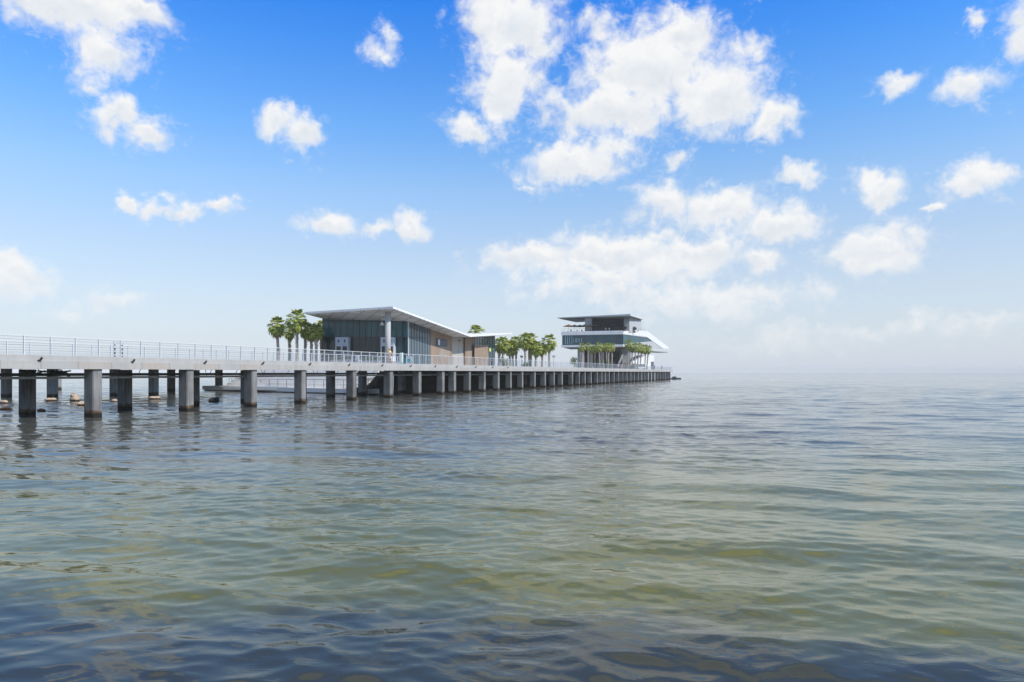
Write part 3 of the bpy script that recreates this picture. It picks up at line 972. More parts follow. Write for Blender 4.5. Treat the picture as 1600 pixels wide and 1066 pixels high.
# slim pale pillar and the rounded turquoise board
M['teal'] = mat('turquoise_print', (.03, .52, .50), .5)
M['mint'] = mat('pale_mint_paint', (.55, .66, .60), .5)
c = stand(627.5, 2.6)
ps = thing('pillar_sign', c, 'slim pale mint pillar sign with a turquoise foot beside the walking person', 'sign')
k = MB(); k.box(c + ZV * .86, U * .17, N * .12, ZV * .55); k.build('panel', M['mint'], ps, bevel=.02)
k = MB(); k.box(c + ZV * .165, U * .16, N * .115, ZV * .145); k.build('base', M['teal'], ps)
k = MB(); k.box(c + ZV * .70 + U * .185, U * .012, N * .10, ZV * .66); k.build('side_plate', M['darkmetal'], ps)
c = stand(639.3, 1.6)
rb = thing('rounded_sign', c, 'round topped white board with a bright turquoise square behind the railing', 'sign')
prof = []
for i in range(24):
    a_ = 2 * math.pi * i / 24
    ex = abs(math.cos(a_)) ** .55 * math.copysign(1, math.cos(a_)); ez = abs(math.sin(a_)) ** .7 * math.copysign(1, math.sin(a_))
    prof.append(c + Vector((.86, -.5, 0)).normalized() * (.43 * ex) + ZV * (.52 + .50 * ez))
fd = Vector((-.5, -.86, 0)).normalized()
k = MB(); k.slab(prof, fd * .06); k.build('board', M['white'], rb)
k = MB()
rv = Vector((.86, -.5, 0)).normalized()
k.slab([c + fd * .063 + rv * x + ZV * z for x, z in ((-.22, .32), (.22, .32), (.22, .74), (-.22, .74))], fd * .012); k.build('print', M['teal'], rb)
# white outdoor chairs
def chair(c, lab, ang, name='patio_chair', m=None, grp='white chairs on the walkway'):
    m = m or M['white']
    o = thing(name, c, lab, 'chair', grp)
    x = Vector((math.cos(ang), math.sin(ang), 0)); y = Vector((-math.sin(ang), math.cos(ang), 0))
    k = MB(); k.box(c + ZV * .45, x * .24, y * .24, ZV * .025); k.build('seat', m, o, bevel=.01)
    k = MB(); k.box(c + y * .23 + ZV * .72, x * .24, y * .02, ZV * .22); k.build('backrest', m, o, bevel=.01)
    for sx in (-1, 1):
        for sy in (-1, 1):
            k = MB(); k.tube([c + x * .21 * sx + y * .21 * sy, c + x * .20 * sx + y * .20 * sy + ZV * .43], .018, 5); k.build('leg', m, o)
chair(stand(615.6, 3.0), 'white chair next to the person in the yellow top', .4)
chair(stand(619.6, 3.4), 'white chair between the person and the mint pillar sign', 1.9)
chair(stand(560.5, 3.2), 'white chair below the left part of the pavilion front', 2.6)
# planters under the front glass
def planter(px, p, lab, L_=2.2):
    c = stand(px, p)
    o = thing('planter', c, lab, 'planter', 'long low planters in front of the pavilion')
    k = MB(); k.box(c + ZV * .3, Vector((L_ / 2, 0, 0)), Vector((0, .4, 0)), ZV * .3); k.build('box', M['grey'], o, bevel=.03)
    rg = random.Random(px)
    k = MB()
    for _ in range(160):
        pt = c + Vector((rg.uniform(-.48, .48) * L_, rg.uniform(-.36, .36), .6 + abs(rg.gauss(0, .14))))
        dv = Vector((rg.uniform(-1, 1), rg.uniform(-1, 1), rg.uniform(.3, 1.3))).normalized() * rg.uniform(.15, .32)
        sd_ = dv.cross(Vector((rg.uniform(-1, 1), rg.uniform(-1, 1), .2))).normalized() * .035
        k.poly([pt - sd_, pt + dv * .5 + sd_ * .2, pt + dv, pt + dv * .45 - sd_ * 1.4])
    k.build('foliage', M['leafd'], o)

# ------------------------------------------------------------------ palms and shrubs
def leaf_mat(name, a, b, tr=.3):
    m = bpy.data.materials.new(name); m.use_nodes = True
    t = NT(m.node_tree); t.n.clear()
    out = t.new('ShaderNodeOutputMaterial')
    g = t.new('ShaderNodeNewGeometry')
    oi = t.new('ShaderNodeObjectInfo')
    n = t.noise(g.outputs['Position'], 1.6, 3, .6)
    c = t.mix(t.smooth(t.math('MULTIPLY_ADD', g.outputs['Random Per Island'], .5, t.math('MULTIPLY', n, .5)), .25, .72), a, b)
    pr_ = t.new('ShaderNodeBsdfPrincipled'); pr_.inputs['Roughness'].default_value = .45
    pr_.inputs['Specular IOR Level'].default_value = .35
    t.l.new(c, pr_.inputs['Base Color'])
    tl = t.new('ShaderNodeBsdfTranslucent'); t.l.new(t.vec('MULTIPLY', c, (1.3, 1.4, .8)), tl.inputs['Color'])
    mx = t.new('ShaderNodeMixShader'); mx.inputs[0].default_value = tr
    t.l.new(pr_.outputs[0], mx.inputs[1]); t.l.new(tl.outputs[0], mx.inputs[2]); t.l.new(mx.outputs[0], out.inputs[0])
    return m
M['leaf'] = leaf_mat('palm_leaf', (.085, .155, .016), (.46, .48, .09))
M['leafd'] = leaf_mat('shrub_leaf', (.045, .085, .020), (.12, .18, .05))
M['dry'] = leaf_mat('dry_palm_leaf', (.16, .105, .045), (.34, .24, .10), .2)
M['gold'] = leaf_mat('golden_palm_leaf', (.42, .24, .02), (.62, .40, .05), .2)
def trunk_b(t, p):
    pos = wpos(t)
    n = t.noise(t.vec('MULTIPLY', pos, (1, 1, 2.2)), 4.5, 4, .65)
    t.l.new(t.mix(t.smooth(n, .35, .65), (.20, .165, .14), (.50, .43, .37)), p.inputs['Base Color'])
    bp = t.new('ShaderNodeBump'); bp.inputs['Strength'].default_value = .7; bp.inputs['Distance'].default_value = .04
    t.l.new(n, bp.inputs['Height']); t.l.new(bp.outputs[0], p.inputs['Normal'])
M['trunk'] = mat('palm_trunk', (.3, .25, .2), .9, spec=.2, build=trunk_b)

def frond(k, base, az_, el_, lp, lb, rg, droop=.5, nseg=11):
    """a fan leaf: stalk, then pleated blades spread round its tip"""
    dirh = Vector((math.cos(az_), math.sin(az_), 0))
    side_ = Vector((-math.sin(az_), math.cos(az_), 0))
    d0 = dirh * math.cos(el_) + ZV * math.sin(el_)
    e1 = el_ - droop * .5
    d1 = dirh * math.cos(e1) + ZV * math.sin(e1)
    m_ = base + d0 * lp * .55
    tip = m_ + d1 * lp * .45
    k.tube([base, m_, tip], [.03, .022, .015], 4, False)
    e2 = e1 - .25
    fw = dirh * math.cos(e2) + ZV * math.sin(e2)
    up = side_.cross(fw)
    if up.z < 0: up = -up
    for i in range(nseg):
        f_ = (i / (nseg - 1)) * 2 - 1
        an = f_ * 1.45
        L_ = lb * (1 - .30 * abs(f_)) * rg.uniform(.85, 1.1)
        dv = (fw * math.cos(an) + side_ * math.sin(an)).normalized()
        sd_ = dv.cross(up).normalized()
        w0 = L_ * .125
        mid = tip + dv * L_ * .55 + up * (L_ * .05)
        end = tip + dv * L_ * .95 - ZV * L_ * (.16 + .3 * droop * rg.random()) * (.5 + .5 * abs(f_) + .3)
        i0 = len(k.v)
        k.v += [tip, mid - sd_ * w0, mid + sd_ * w0, end, mid + up * w0 * .6]
        for q_ in ((i0, i0 + 1, i0 + 4), (i0, i0 + 4, i0 + 2), (i0 + 1, i0 + 3, i0 + 4), (i0 + 4, i0 + 3, i0 + 2)):
            k.f.append(list(q_)); k.m.append(k.mi)

def palm(base, htop, r, lab, grp, seed, lean=(0, 0), nf=46, tr_r=.19, dry=8, golden=False):
    """base on the deck; htop = height of the top of the crown; r = crown radius"""
    rg = random.Random(seed)
    o = thing('palm_tree', base, lab, 'palm tree', grp)
    r = r * 1.12
    hc = htop - r * .85
    top = base + Vector((lean[0], lean[1], hc))
    k = MB()
    n = 13
    pts = []; rr = []
    for i in range(n + 1):
        f_ = i / n
        pts.append(base + Vector((lean[0] * f_ ** 1.5, lean[1] * f_ ** 1.5, hc * f_)) + Vector((rg.uniform(-.02, .02), rg.uniform(-.02, .02), 0)))
        rr.append(tr_r * (1.22 - .25 * min(1, f_ * 4) + (.18 if f_ > .8 else 0)) * rg.uniform(.93, 1.07))
    k.tube(pts, rr, 9)
    # old leaf bases stick out under the crown
    for i in range(16):
        a_ = rg.uniform(0, 6.28); z_ = rg.uniform(.55, .97)
        b_ = base + Vector((lean[0] * z_, lean[1] * z_, hc * z_)) + Vector((math.cos(a_), math.sin(a_), 0)) * tr_r
        k.tube([b_, b_ + Vector((math.cos(a_) * .14, math.sin(a_) * .14, .2))], [.05, .02], 4)
    k.build('trunk', M['trunk'], o, smooth=True)
    k = MB()
    for i in range(nf):
        f_ = (i + .5) / nf
        el_ = rad(86) - f_ ** .85 * rad(128)
        frond(k, top + ZV * (.25 * (1 - f_)), i * 2.39996 + rg.uniform(-.3, .3), el_ + rg.uniform(-.15, .15), r * rg.uniform(.48, .66), r * rg.uniform(.44, .60), rg, .35 + .5 * f_)
    k.build('crown', M['leaf'], o)
    if dry:
        k = MB()
        for i in range(dry):
            frond(k, top - ZV * .12, rg.uniform(0, 6.28), rad(rg.uniform(-78, -38)), r * rg.uniform(.4, .6), r * .5, rg, .7, 9)
        k.build('dry_leaves', M['dry'], o)
    if golden:
        k = MB()
        for i in range(4):
            frond(k, top - ZV * .1, -1.57 + rg.uniform(-.7, .9), rad(rg.uniform(-80, -60)), r * .62, r * .5, rg, .6, 11)
        tag(k.build('dry_leaves', M['gold'], o), 'golden yellow hanging dead leaf')
    return o

LP = [  # px trunk base, crown px, top py, crown radius px, distance, label
    (434.7, 433, 497.5, 14.5, 98, 'outermost palm at the far left of the pavilion group, with a loose round crown'),
    (452.3, 452, 510, 10.5, 101, 'short dark palm between the outermost palm and the tallest one'),
    (464, 463.5, 485.5, 17, 97, 'tallest palm left of the pavilion, its crown reaching the roof tip'),
    (476.5, 477, 505, 12, 100, 'palm with hanging brown leaves just right of the tallest one'),
    (486.5, 486, 507, 13, 98, 'leafy palm with a full green crown in the middle of the pavilion group'),
    (494, 494, 508, 12, 96.5, 'palm with a golden yellow dead leaf near the pavilion glass'),
    (502, 501, 503, 10, 103, 'palm half hidden behind the left corner of the pavilion glass'),
]
for i, (pb, pc, ty, rp, Y_, lab) in enumerate(LP):
    b_ = at(pb, Y_, z=Z_DECK)
    palm(b_, H + (HZ - ty) / F * Y_ - Z_DECK, rp / F * Y_, lab, 'palms left of the pavilion', 20 + i, lean=((pc - pb) / F * Y_, .1), tr_r=.21, golden=(i == 5), dry=(14 if i == 3 else 8))
MP = [
    (779, 780.5, 530, 11, 139, 'pale trunked palm closest to the right end of the pavilion'),
    (785.6, 786, 527.5, 11, 136, 'palm second from the pavilion, over the green shrub'),
    (797, 796, 532, 12, 138, 'low crowned palm left of the twin trunks in the mid pier group'),
    (801.3, 800.5, 533, 11, 141, 'palm whose trunk touches its left neighbour in the mid pier group'),
    (806.5, 806, 526.5, 10.5, 142, 'slim palm standing just left of the two tallest mid pier palms'),
    (821, 820.5, 521.5, 12.5, 137, 'left one of the two tallest palms in the mid pier group'),
    (826.5, 827.5, 521.5, 12.5, 139, 'right one of the two tallest palms in the mid pier group'),
    (829.5, 830.5, 531, 10, 143, 'palm crowded behind the right tall palm of the mid pier group'),
    (837, 838, 534, 12, 138, 'shorter palm right of the tallest pair in the mid pier group'),
    (847.3, 847, 537, 9.5, 142, 'smallest palm, second from the right in the mid pier group'),
    (858.3, 858, 524, 12.5, 139, 'lone palm standing clear at the right end of the mid pier group'),
]
for i, (pb, pc, ty, rp, Y_, lab) in enumerate(MP):
    b_ = at(pb, Y_, z=Z_DECK)
    palm(b_, H + (HZ - ty) / F * Y_ - Z_DECK, rp / F * Y_, lab, 'palms in the middle of the pier', 50 + i, lean=((pc - pb) / F * Y_, .1), tr_r=.22, nf=42)
FP = [
    (907.5, 909.5, 537.5, 7.5, 202, 'leftmost palm before the tower, with a thin brownish crown'),
    (918.7, 919, 536.5, 7, 205, 'second palm from the left in front of the tower front'),
    (925.2, 925, 541, 7, 201, 'third palm from the left before the tower, lower than its neighbours'),
    (929.3, 930, 540, 7, 206, 'fourth palm from the left in front of the tower front'),
    (937.2, 936, 536, 8.5, 200, 'palm with the broadest crown in the middle of the tower front group'),
    (942.6, 943, 537, 7.5, 204, 'palm right of the broadest crown in the tower front group'),
    (948.2, 947, 538, 7, 207, 'palm with a reddish trunk in the tower front group'),
    (950.7, 951, 536, 8.5, 200, 'palm with a bright yellow trunk right of the tower front group'),
    (956.3, 956, 537, 7.5, 203, 'rightmost palm of the clump before the tower front'),
    (981.8, 982, 531.5, 9, 209, 'tall leading palm at the glass corner of the tower'),
    (987.5, 988, 537.5, 8, 212, 'second palm right of the glass corner of the tower'),
    (992.3, 993, 537, 8, 210, 'third palm right of the glass corner of the tower'),
    (996.3, 998.5, 536.5, 8.5, 213, 'fourth palm right of the glass corner with a dense crown'),
    (1000.3, 1003, 539, 8, 215, 'fifth palm right of the glass corner, above the white shuttle'),
    (1007.7, 1009, 540, 8, 217, 'dark palm second from the right beneath the white stair wedge'),
    (1010.8, 1013.5, 540.5, 7.5, 219, 'rightmost palm beneath the white stair wedge of the tower'),
]
for i, (pb, pc, ty, rp, Y_, lab) in enumerate(FP):
    b_ = at(pb, Y_, z=Z_DECK)
    palm(b_, H + (HZ - ty) / F * Y_ - Z_DECK, rp * .84 / F * Y_, lab, 'palms around the foot of the tower', 80 + i, lean=((pc - pb) / F * Y_, .1), tr_r=.20, nf=34, dry=(12 if 9 <= i <= 12 else 5))

def shrub(px, Y_, wpx, hpx_top, lab, seed, m='leafd', n=700, base_z=Z_DECK):
    c = at(px, Y_, z=base_z)
    o = thing('shrub', c, lab, 'shrub', 'shrubs on the pier')
    w_ = wpx / F * Y_ / 2; h_ = H + (HZ - hpx_top) / F * Y_ - base_z
    rg = random.Random(seed)
    k = MB()
    for _ in range(6): 
        a_ = rg.uniform(0, 6.28)
        k.tube([c + Vector((rg.uniform(-.1, .1), rg.uniform(-.1, .1), 0)), c + Vector((math.cos(a_) * w_ * .5, math.sin(a_) * w_ * .5, h_ * .6))], [.04, .015], 5)
    k.build('stem', M['trunk'], o)
    k = MB()
    cl = [(rg.uniform(-.75, .75), rg.uniform(-.6, .6), rg.uniform(.25, .8)) for _ in range(9)]
    for i in range(n):
        q_ = cl[i % 9]
        pt = c + Vector((w_ * (q_[0] + rg.gauss(0, .2)), w_ * (q_[1] + rg.gauss(0, .2)), max(.05, h_ * (q_[2] + rg.gauss(0, .12)))))
        dv = Vector((rg.uniform(-1, 1), rg.uniform(-1, 1), rg.uniform(-.3, 1))).normalized() * rg.uniform(.12, .26) * (Y_ / 130) ** .5
        sd_ = dv.cross(Vector((rg.uniform(-1, 1), rg.uniform(-1, 1), .2))).normalized() * dv.length * .3
        k.poly([pt, pt + dv * .5 + sd_, pt + dv, pt + dv * .5 - sd_])
    k.build('foliage', M[m], o)
shrub(788, 132, 14, 556.5, 'dark green shrub under the palms next to the pavilion end', 1)
shrub(822, 134, 14, 566, 'low shrub at the feet of the two tallest mid pier palms', 2)
shrub(897, 190, 13, 556.5, 'pointed green shrub left of the tower palms', 3)
shrub(934, 205, 12, 561, 'rounded shrub among the trunks before the tower front', 4)
shrub(951, 205, 10, 562, 'rounded shrub by the yellow trunk before the tower', 5)
shrub(978, 210, 10, 568, 'golden shrub at the foot of the tower corner', 6, 'dry')
shrub(989, 212, 9, 568, 'dark shrub left of the white shuttle', 7)
b_ = at(744, 150, z=Z_DECK)
palm(b_, H + (HZ - 508.5) / F * 150 - Z_DECK, 13 / F * 150, 'palm head showing over the low end of the pavilion roof', 'palms in the middle of the pier', 99, tr_r=.22, nf=46)
# ------------------------------------------------------------------ the white tower at the pier head
tow = thing('tower', at(973, 215, z=Z_DECK), 'white cantilevered tower with dark glass band and roof terrace at the pier head', 'building')
TA = at(878, 221, z=0); TB = at(973, 215, z=0)
rd = Vector((.6, 1, 0)).normalized()
fd_ = (TB - TA).normalized()
fn = Vector((fd_.y, -fd_.x, 0)); fn = fn if fn.y < 0 else -fn          # front facade, outwards
rn = Vector((rd.y, -rd.x, 0))                                           # right facade, outwards
M['panelg'] = concrete('pale_grey_panels', (.46, .465, .475), .05)
def onr(px, py):                                                        # a point of the right facade
    a = (px - 800) / F
    t = (a * TB.y - TB.x) / (rd.x - a * rd.y)
    p = TB + rd * t
    return Vector((p.x, p.y, H + (HZ - py) / F * p.y))
zG0, zG1, zP, zS = 11.35, 14.55, 15.75, 10.7
M['glass_t'] = glass_mat('tower_glass', (.006, .045, .065), (.020, .105, .135), (.55, 0, 0))
M['stone'] = concrete('tower_stone', (.40, .385, .37), .1)
def fbox(name, m, f0, f1, z0, z1, out, inn, parent=None, bevel=0):
    """a block on the front facade: fractions along it, heights, metres proud and deep"""
    a = TA.lerp(TB, f0); b = TA.lerp(TB, f1)
    q = MB(); q.prism([a + fn * out, b + fn * out, b - fn * inn, a - fn * inn], z0, z1)
    return q.build(name, m, parent or tow, bevel=bevel)
# storey slabs
def floor_poly(z0, z1, grow, name, m):
    e = onr(1012, 540); e.z = 0
    q = MB()
    q.prism([TA - fd_ * grow + fn * grow, TB + fn * grow + rn * grow, e + rn * grow, e + (TA - TB) * .9, TA - fd_ * grow + rd * 22], z0, z1)
    return q.build(name, m, tow)
floor_poly(zS - .02, zG0, .25, 'lower_band', M['white'])
floor_poly(zG1, zP - .35, .22, 'terrace_slab', M['white'])
fbox('parapet', M['white'], 0, 1.0, zP - .348, zP, .20, .05)
# glass band of the front, with mullions
gl = fbox('window', M['glass_t'], .004, .996, zG0 + .002, zG1 - .002, -.02, .2)
q = MB()
for i in range(27):
    f_ = .01 + .98 * i / 26
    pt = TA.lerp(TB, f_) + fn * .02
    q.box(pt + ZV * (zG0 + zG1) / 2, fd_ * .05, fn * .035, ZV * (zG1 - zG0 - .01) / 2)
q.build('window_frame', M['mull'], gl)
q = MB()
rg = random.Random(5)
for i in range(9):
    f_ = .05 + .30 * i / 9 + rg.uniform(0, .015)
    pt = TA.lerp(TB, f_) + fn * .03
    zz0 = zG0 + (.35 if i < 4 else .8) ; zz1 = zG1 - (.25 if i < 4 else 1.0)
    q.box(pt + ZV * (zz0 + zz1) / 2, fd_ * .13, fn * .012, ZV * (zz1 - zz0) / 2)
q.build('blinds', mat('pale_blind', (.22, .33, .38), .6), gl)
# right facade: glass wedge, white band folding down as an outside stair
def rslab(name, m, pts, out, deep, parent=None):
    q = MB(); q.slab([onr(*p) + rn * out for p in pts], -rn * deep)
    return q.build(name, m, parent or tow)
gr = rslab('window', M['glass_t'], [(973.6, 538.2), (990, 536), (1018, 533.4), (1008.6, 526), (973.6, 522.2)], .05, .25)
rslab('stair_band', M['white'], [(973.4, 522.2), (1008.6, 526.2), (1035, 545), (1043.8, 545), (1043.8, 543.2), (1010, 517.5), (973.4, 517.5)], .30, 2.6)
rslab('lower_panel', M['panelg'], [(973.4, 541.6), (973.4, 538.2), (990, 536), (1018, 533.4), (1034.5, 545), (985, 545.3)], .22, .3)
q = MB()
e1, e2 = onr(985, 545.5), onr(1043, 545.4)
q.prism([e1 + rn * .2, e2 + rn * .2, e2 - rn * 4, e1 - rn * 9], [e1.z - .25] * 4, [e1.z - .02] * 4)
q.build('soffit', M['grey'], tow)
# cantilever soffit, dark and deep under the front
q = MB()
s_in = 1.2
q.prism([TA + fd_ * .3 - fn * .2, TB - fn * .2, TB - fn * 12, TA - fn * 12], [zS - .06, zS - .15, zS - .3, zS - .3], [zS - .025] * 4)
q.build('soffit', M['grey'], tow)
# ground floor: recessed core and dark hall
def gbox(name, m, px0, px1, Ya, Yb, z0, z1, parent=None):
    a0, b0 = at(px0, Ya, z=0), at(px1, Ya, z=0)
    q = MB(); q.prism([a0, b0, b0 + Vector((0, Yb - Ya, 0)), a0 + Vector((0, Yb - Ya, 0))], z0, z1)
    return q.build(name, m, parent or tow)
gd = Z_DECK + .01
gbox('core_wall', M['stone'], 907, 913, 219, 229, gd, zS - .28)
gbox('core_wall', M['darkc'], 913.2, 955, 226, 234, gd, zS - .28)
gbox('core_wall', M['stone'], 921, 925, 222, 225.9, gd, zS - .28)
gbox('core_wall', M['stone'], 939, 944, 222, 225.9, gd, zS - .28)
gbox('entrance_hall', M['doorglass'], 955.2, 968.5, 229, 236, gd, zS - .28)
gbox('core_wall', M['white'], 968.7, 971.8, 228.5, 236, gd, zS - .28)
gbox('core_wall', M['grey'], 972, 985.5, 222, 236, gd, zS - .28)
# right ground floor: white stair block with a sloped top and a louvred door
a0, a1 = at(985.8, 229, z=0), at(1022, 236, z=0)
sb = (a1 - a0)
q = MB(); bk = Vector((-2, 8, 0))
q.prism([a0, a0.lerp(a1, .66), a1, a1 + bk, a0.lerp(a1, .66) + bk, a0 + bk], gd, [gd + 2.6, gd + 5.2, gd + 5.2, gd + 5.2, gd + 5.2, gd + 2.6])
sbk = q.build('stair_block', M['white'], tow)
q = MB(); out_ = Vector((sb.y, -sb.x, 0)).normalized(); out_ = out_ if out_.y < 0 else -out_
d0, d1 = a0.lerp(a1, .86), a0.lerp(a1, .985)
q.prism([d0 + out_ * .05, d1 + out_ * .05, d1 + out_ * .004, d0 + out_ * .004], gd + .02, gd + 2.9)
q.build('louvre_door', mat('louvre_grey', (.10, .12, .14), .5), sbk)
# the slanted stair below the cantilever
q = MB()
b0, b1 = at(962.5, 219, z=gd), at(972.5, 221, z=zS - 2.4)
q.box((b0 + b1) / 2, (b1 - b0) / 2, Vector((0, 1.0, 0)), Vector((-(b1 - b0).z, 0, (b1 - b0).x)).normalized() * .28)
q.build('outside_stair', M['grey'], tow)
# upper room on the terrace
zr0 = zP - .34
zr1 = 20.25
r0, r1 = at(914, 221, z=0), at(983.5, 218.5, z=0)
rdir = (r1 - r0).normalized(); rout = Vector((rdir.y, -rdir.x, 0)); rout = rout if rout.y < 0 else -rout
def rbox(name, m, f0, f1, d0, d1, z0, z1):
    a = r0.lerp(r1, f0); b = r0.lerp(r1, f1)
    q = MB(); q.prism([a - rout * d0, b - rout * d0, b - rout * d1, a - rout * d1], z0, z1)
    return q.build(name, m, tow)
rbox('terrace_wall', M['stone'], 0, .155, 0, 1.0, zr0, zr1)
rbox('terrace_wall', M['grey'], .875, 1.0, 0, .5, zr0, zr1)
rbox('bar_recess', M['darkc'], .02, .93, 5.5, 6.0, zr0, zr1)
rbox('bar_counter', M['darkmetal'], .2, .8, 3.6, 4.3, zr0, zr0 + 1.1)
w1 = at(1002.5, 230, z=0)
q = MB(); q.slab([r1 + ZV * zr0, w1 + ZV * zr0, w1 + ZV * zr1, r1 + ZV * zr1], Vector((-.3, .1, 0))); q.build('terrace_wall', M['panelg'], tow)
# the thin flat roof
RA, RB_, RCc = at(871, 225, z=0), at(985, 213, z=0), at(1005.3, 229, z=0)
RD = RA + (RCc - RB_)
q = MB()
q.prism([RA, RB_, RCc, RD], [20.40, 20.28, 20.28, 20.40], [20.62, 20.80, 20.80, 20.62]); tr_ = q.build('roof', M['offwhite'], tow)
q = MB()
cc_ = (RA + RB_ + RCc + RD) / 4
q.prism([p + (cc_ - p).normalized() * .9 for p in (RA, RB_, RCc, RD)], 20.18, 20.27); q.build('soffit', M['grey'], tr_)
# terrace railing and life on the terrace
trl = thing('railing', TA + fn * .1 + ZV * zP, 'thin dark railing along the terrace of the tower', 'railing')
q = MB(); q.tube([TA + fn * .1 + ZV * (zP + .85), TB + fn * .1 + ZV * (zP + .85), onr(1009, 517) * 1.0 + ZV * .5], .03, 5); q.build('handrail', M['darkmetal'], trl)
for i in range(22):
    pt = TA.lerp(TB, i / 21) + fn * .1 + ZV * (zP + .005)
    q = MB(); q.tube([pt, pt + ZV * .83], .025, 5); q.build('post', M['darkmetal'], trl)
def umbrella(px, Y_, lab, m, r=1.85):
    c = at(px, Y_, z=zr0 - .0)
    o = thing('umbrella', c, lab, 'umbrella', 'umbrellas on the tower terrace')
    k = MB(); k.tube([c, c + ZV * 2.55], .035, 6); k.build('pole', M['darkmetal'], o)
    k = MB(); n = 8
    top = c + ZV * 2.75
    rim = [c + Vector((math.cos(2 * math.pi * i / n) * r, math.sin(2 * math.pi * i / n) * r, 2.05)) for i in range(n)]
    for i in range(n):
        k.slab([top, rim[i], rim[(i + 1) % n]], -ZV * .04)
    k.build('canopy', m, o)
    k = MB(); k.lathe(c + ZV * .002, [(.3, 0), (.3, .06), (.06, .1)], 10); k.build('base', M['darkmetal'], o)
umb_b = mat('brown_canvas', (.16, .075, .03), .8)
umb_d = mat('charcoal_canvas', (.03, .03, .033), .8)
umbrella(888.5, 221.5, 'brown canvas umbrella at the left end of the tower terrace', umb_b, 1.9)
umbrella(897.5, 222.5, 'charcoal umbrella next to the brown one on the terrace', umb_d)
umbrella(906, 223, 'charcoal umbrella in the middle of the terrace row', umb_d)
umbrella(914.5, 220.3, 'charcoal umbrella in front of the grey terrace wall', umb_d)
umbrella(922.5, 219.6, 'charcoal umbrella before the left end of the open terrace bar', umb_d, 1.3)
umbrella(932, 219.8, 'charcoal umbrella standing clear before the dark terrace bar', umb_d, 1.3)
umbrella(959.5, 219.3, 'charcoal umbrella right of the two white shirts', umb_d, 1.2)
for px, lab in ((893, 'dark lounge chair under the brown terrace umbrella'), (901, 'dark chair between the first charcoal umbrellas on the terrace'), (910, 'dark chair by the last charcoal umbrellas on the terrace'),
                (922, 'dark chair at the left of the open terrace bar'), (934, 'dark chair before the open terrace bar, left of the white shirts'), (959, 'dark chair at the right of the open terrace bar'),
                (918, 'dark chair in front of the stone coloured terrace pier'), (926.5, 'dark chair second from the left at the open terrace bar'), (939.5, 'dark chair just left of the two white shirts'), (996, 'dark chair by the potted plant before the pale terrace wall')):
    chair(at(px, 220.2, z=zr0), lab, math.pi * .5 + px, 'terrace_chair', M['darkmetal'], 'dark chairs on the tower terrace')
def potted(px, Y_, lab, seed):
    c = at(px, Y_, z=zr0)
    o = thing('potted_plant', c, lab, 'plant', 'dark potted plants on the tower terrace')
    k = MB(); k.lathe(c, [(.28, 0), (.36, .6), (.33, .62)], 10); k.build('pot', umb_b, o)
    rg = random.Random(seed); k = MB()
    for _ in range(240):
        v = Vector((rg.gauss(0, 1), rg.gauss(0, 1), rg.gauss(0, 1))).normalized() * .62 * rg.random() ** .4
        pt = c + ZV * 1.35 + v
        dv = Vector((rg.uniform(-1, 1), rg.uniform(-1, 1), rg.uniform(-.4, 1))).normalized() * .3
        sd_ = dv.cross(Vector((.3, .5, .8))).normalized() * .08
        k.poly([pt, pt + dv * .5 + sd_, pt + dv, pt + dv * .5 - sd_])
    k.build('foliage', leafk, o)
leafk = leaf_mat('dark_plant_leaf', (.012, .016, .010), (.03, .035, .02), .1)
potted(965.5, 219.6, 'dark potted plant at the right end of the open bar', 31)
potted(976.2, 217.8, 'dark potted plant in front of the grey terrace pier', 32)
potted(991.5, 221.6, 'dark potted plant in front of the white terrace wall', 33)

# ------------------------------------------------------------------ white shuttle parked by the tower
c = at(1000.5, 214.5, z=Z_DECK)
sh = thing('shuttle', c, 'small white passenger shuttle parked under the palms by the tower', 'shuttle')
ax = Vector((.97, .25, 0)).normalized(); ay = Vector((-ax.y, ax.x, 0))
k = MB(); k.box(c + ZV * .62, ax * 1.55, ay * .75, ZV * .28); k.build('body', M['white'], sh, bevel=.1)
k = MB(); k.box(c + ZV * 1.92 - ax * .05, ax * 1.6, ay * .8, ZV * .07); k.build('roof', M['white'], sh, bevel=.05)
for sx in (-1.45, -.5, .45, 1.35):
    for sy in (-.7, .7):
        k = MB(); k.box(c + ax * sx + ay * sy + ZV * 1.373, ax * .05, ay * .04, ZV * .472); k.build('pillar', M['white'], sh)
k = MB()
for sx in (-.95, 0, .9):
    k.box(c + ax * sx + ZV * 1.36, ax * .38, ay * .62, ZV * .36)
k.build('window', M['glass_s'], sh)
wm_ = MB(); wm_.tube([ay * -.1, ay * .1], .27, 14); wo = wm_.build('wheel', M['black'], None, smooth=False); wd_ = wo.data; bpy.data.objects.remove(wo)
for sx in (-1.0, 1.0):
    for sy in (-.66, .66):
        o = bpy.data.objects.new('wheel', wd_); C.objects.link(o); o.parent = sh; o.location = ax * sx + ay * sy + ZV * .275

# ------------------------------------------------------------------ lamp posts
def lamp_post(px, Y_, ty, lab):
    c = at(px, Y_, z=Z_DECK)
    zt_ = H + (HZ - ty) / F * Y_
    o = thing('lamp_post', c, lab, 'lamp post', 'slim lamp posts on the pier')
    k = MB(); k.tube([c, c + ZV * (zt_ - Z_DECK - .42)], [.07, .05], 8); k.build('pole', M['pipe'], o)
    k = MB(); k.box(Vector((c.x, c.y, zt_ - .20)), (.30, 0, 0), (0, .18, 0), ZV * .20); k.build('lamp_head', mat('lamp_grey', (.33, .38, .43), .5), o, bevel=.03)
lamp_post(815, 140, 555.8, 'slim post with a small grey box head among the mid pier palms')
lamp_post(865.3, 140, 555.5, 'slim post with a small grey box head right of the lone palm')

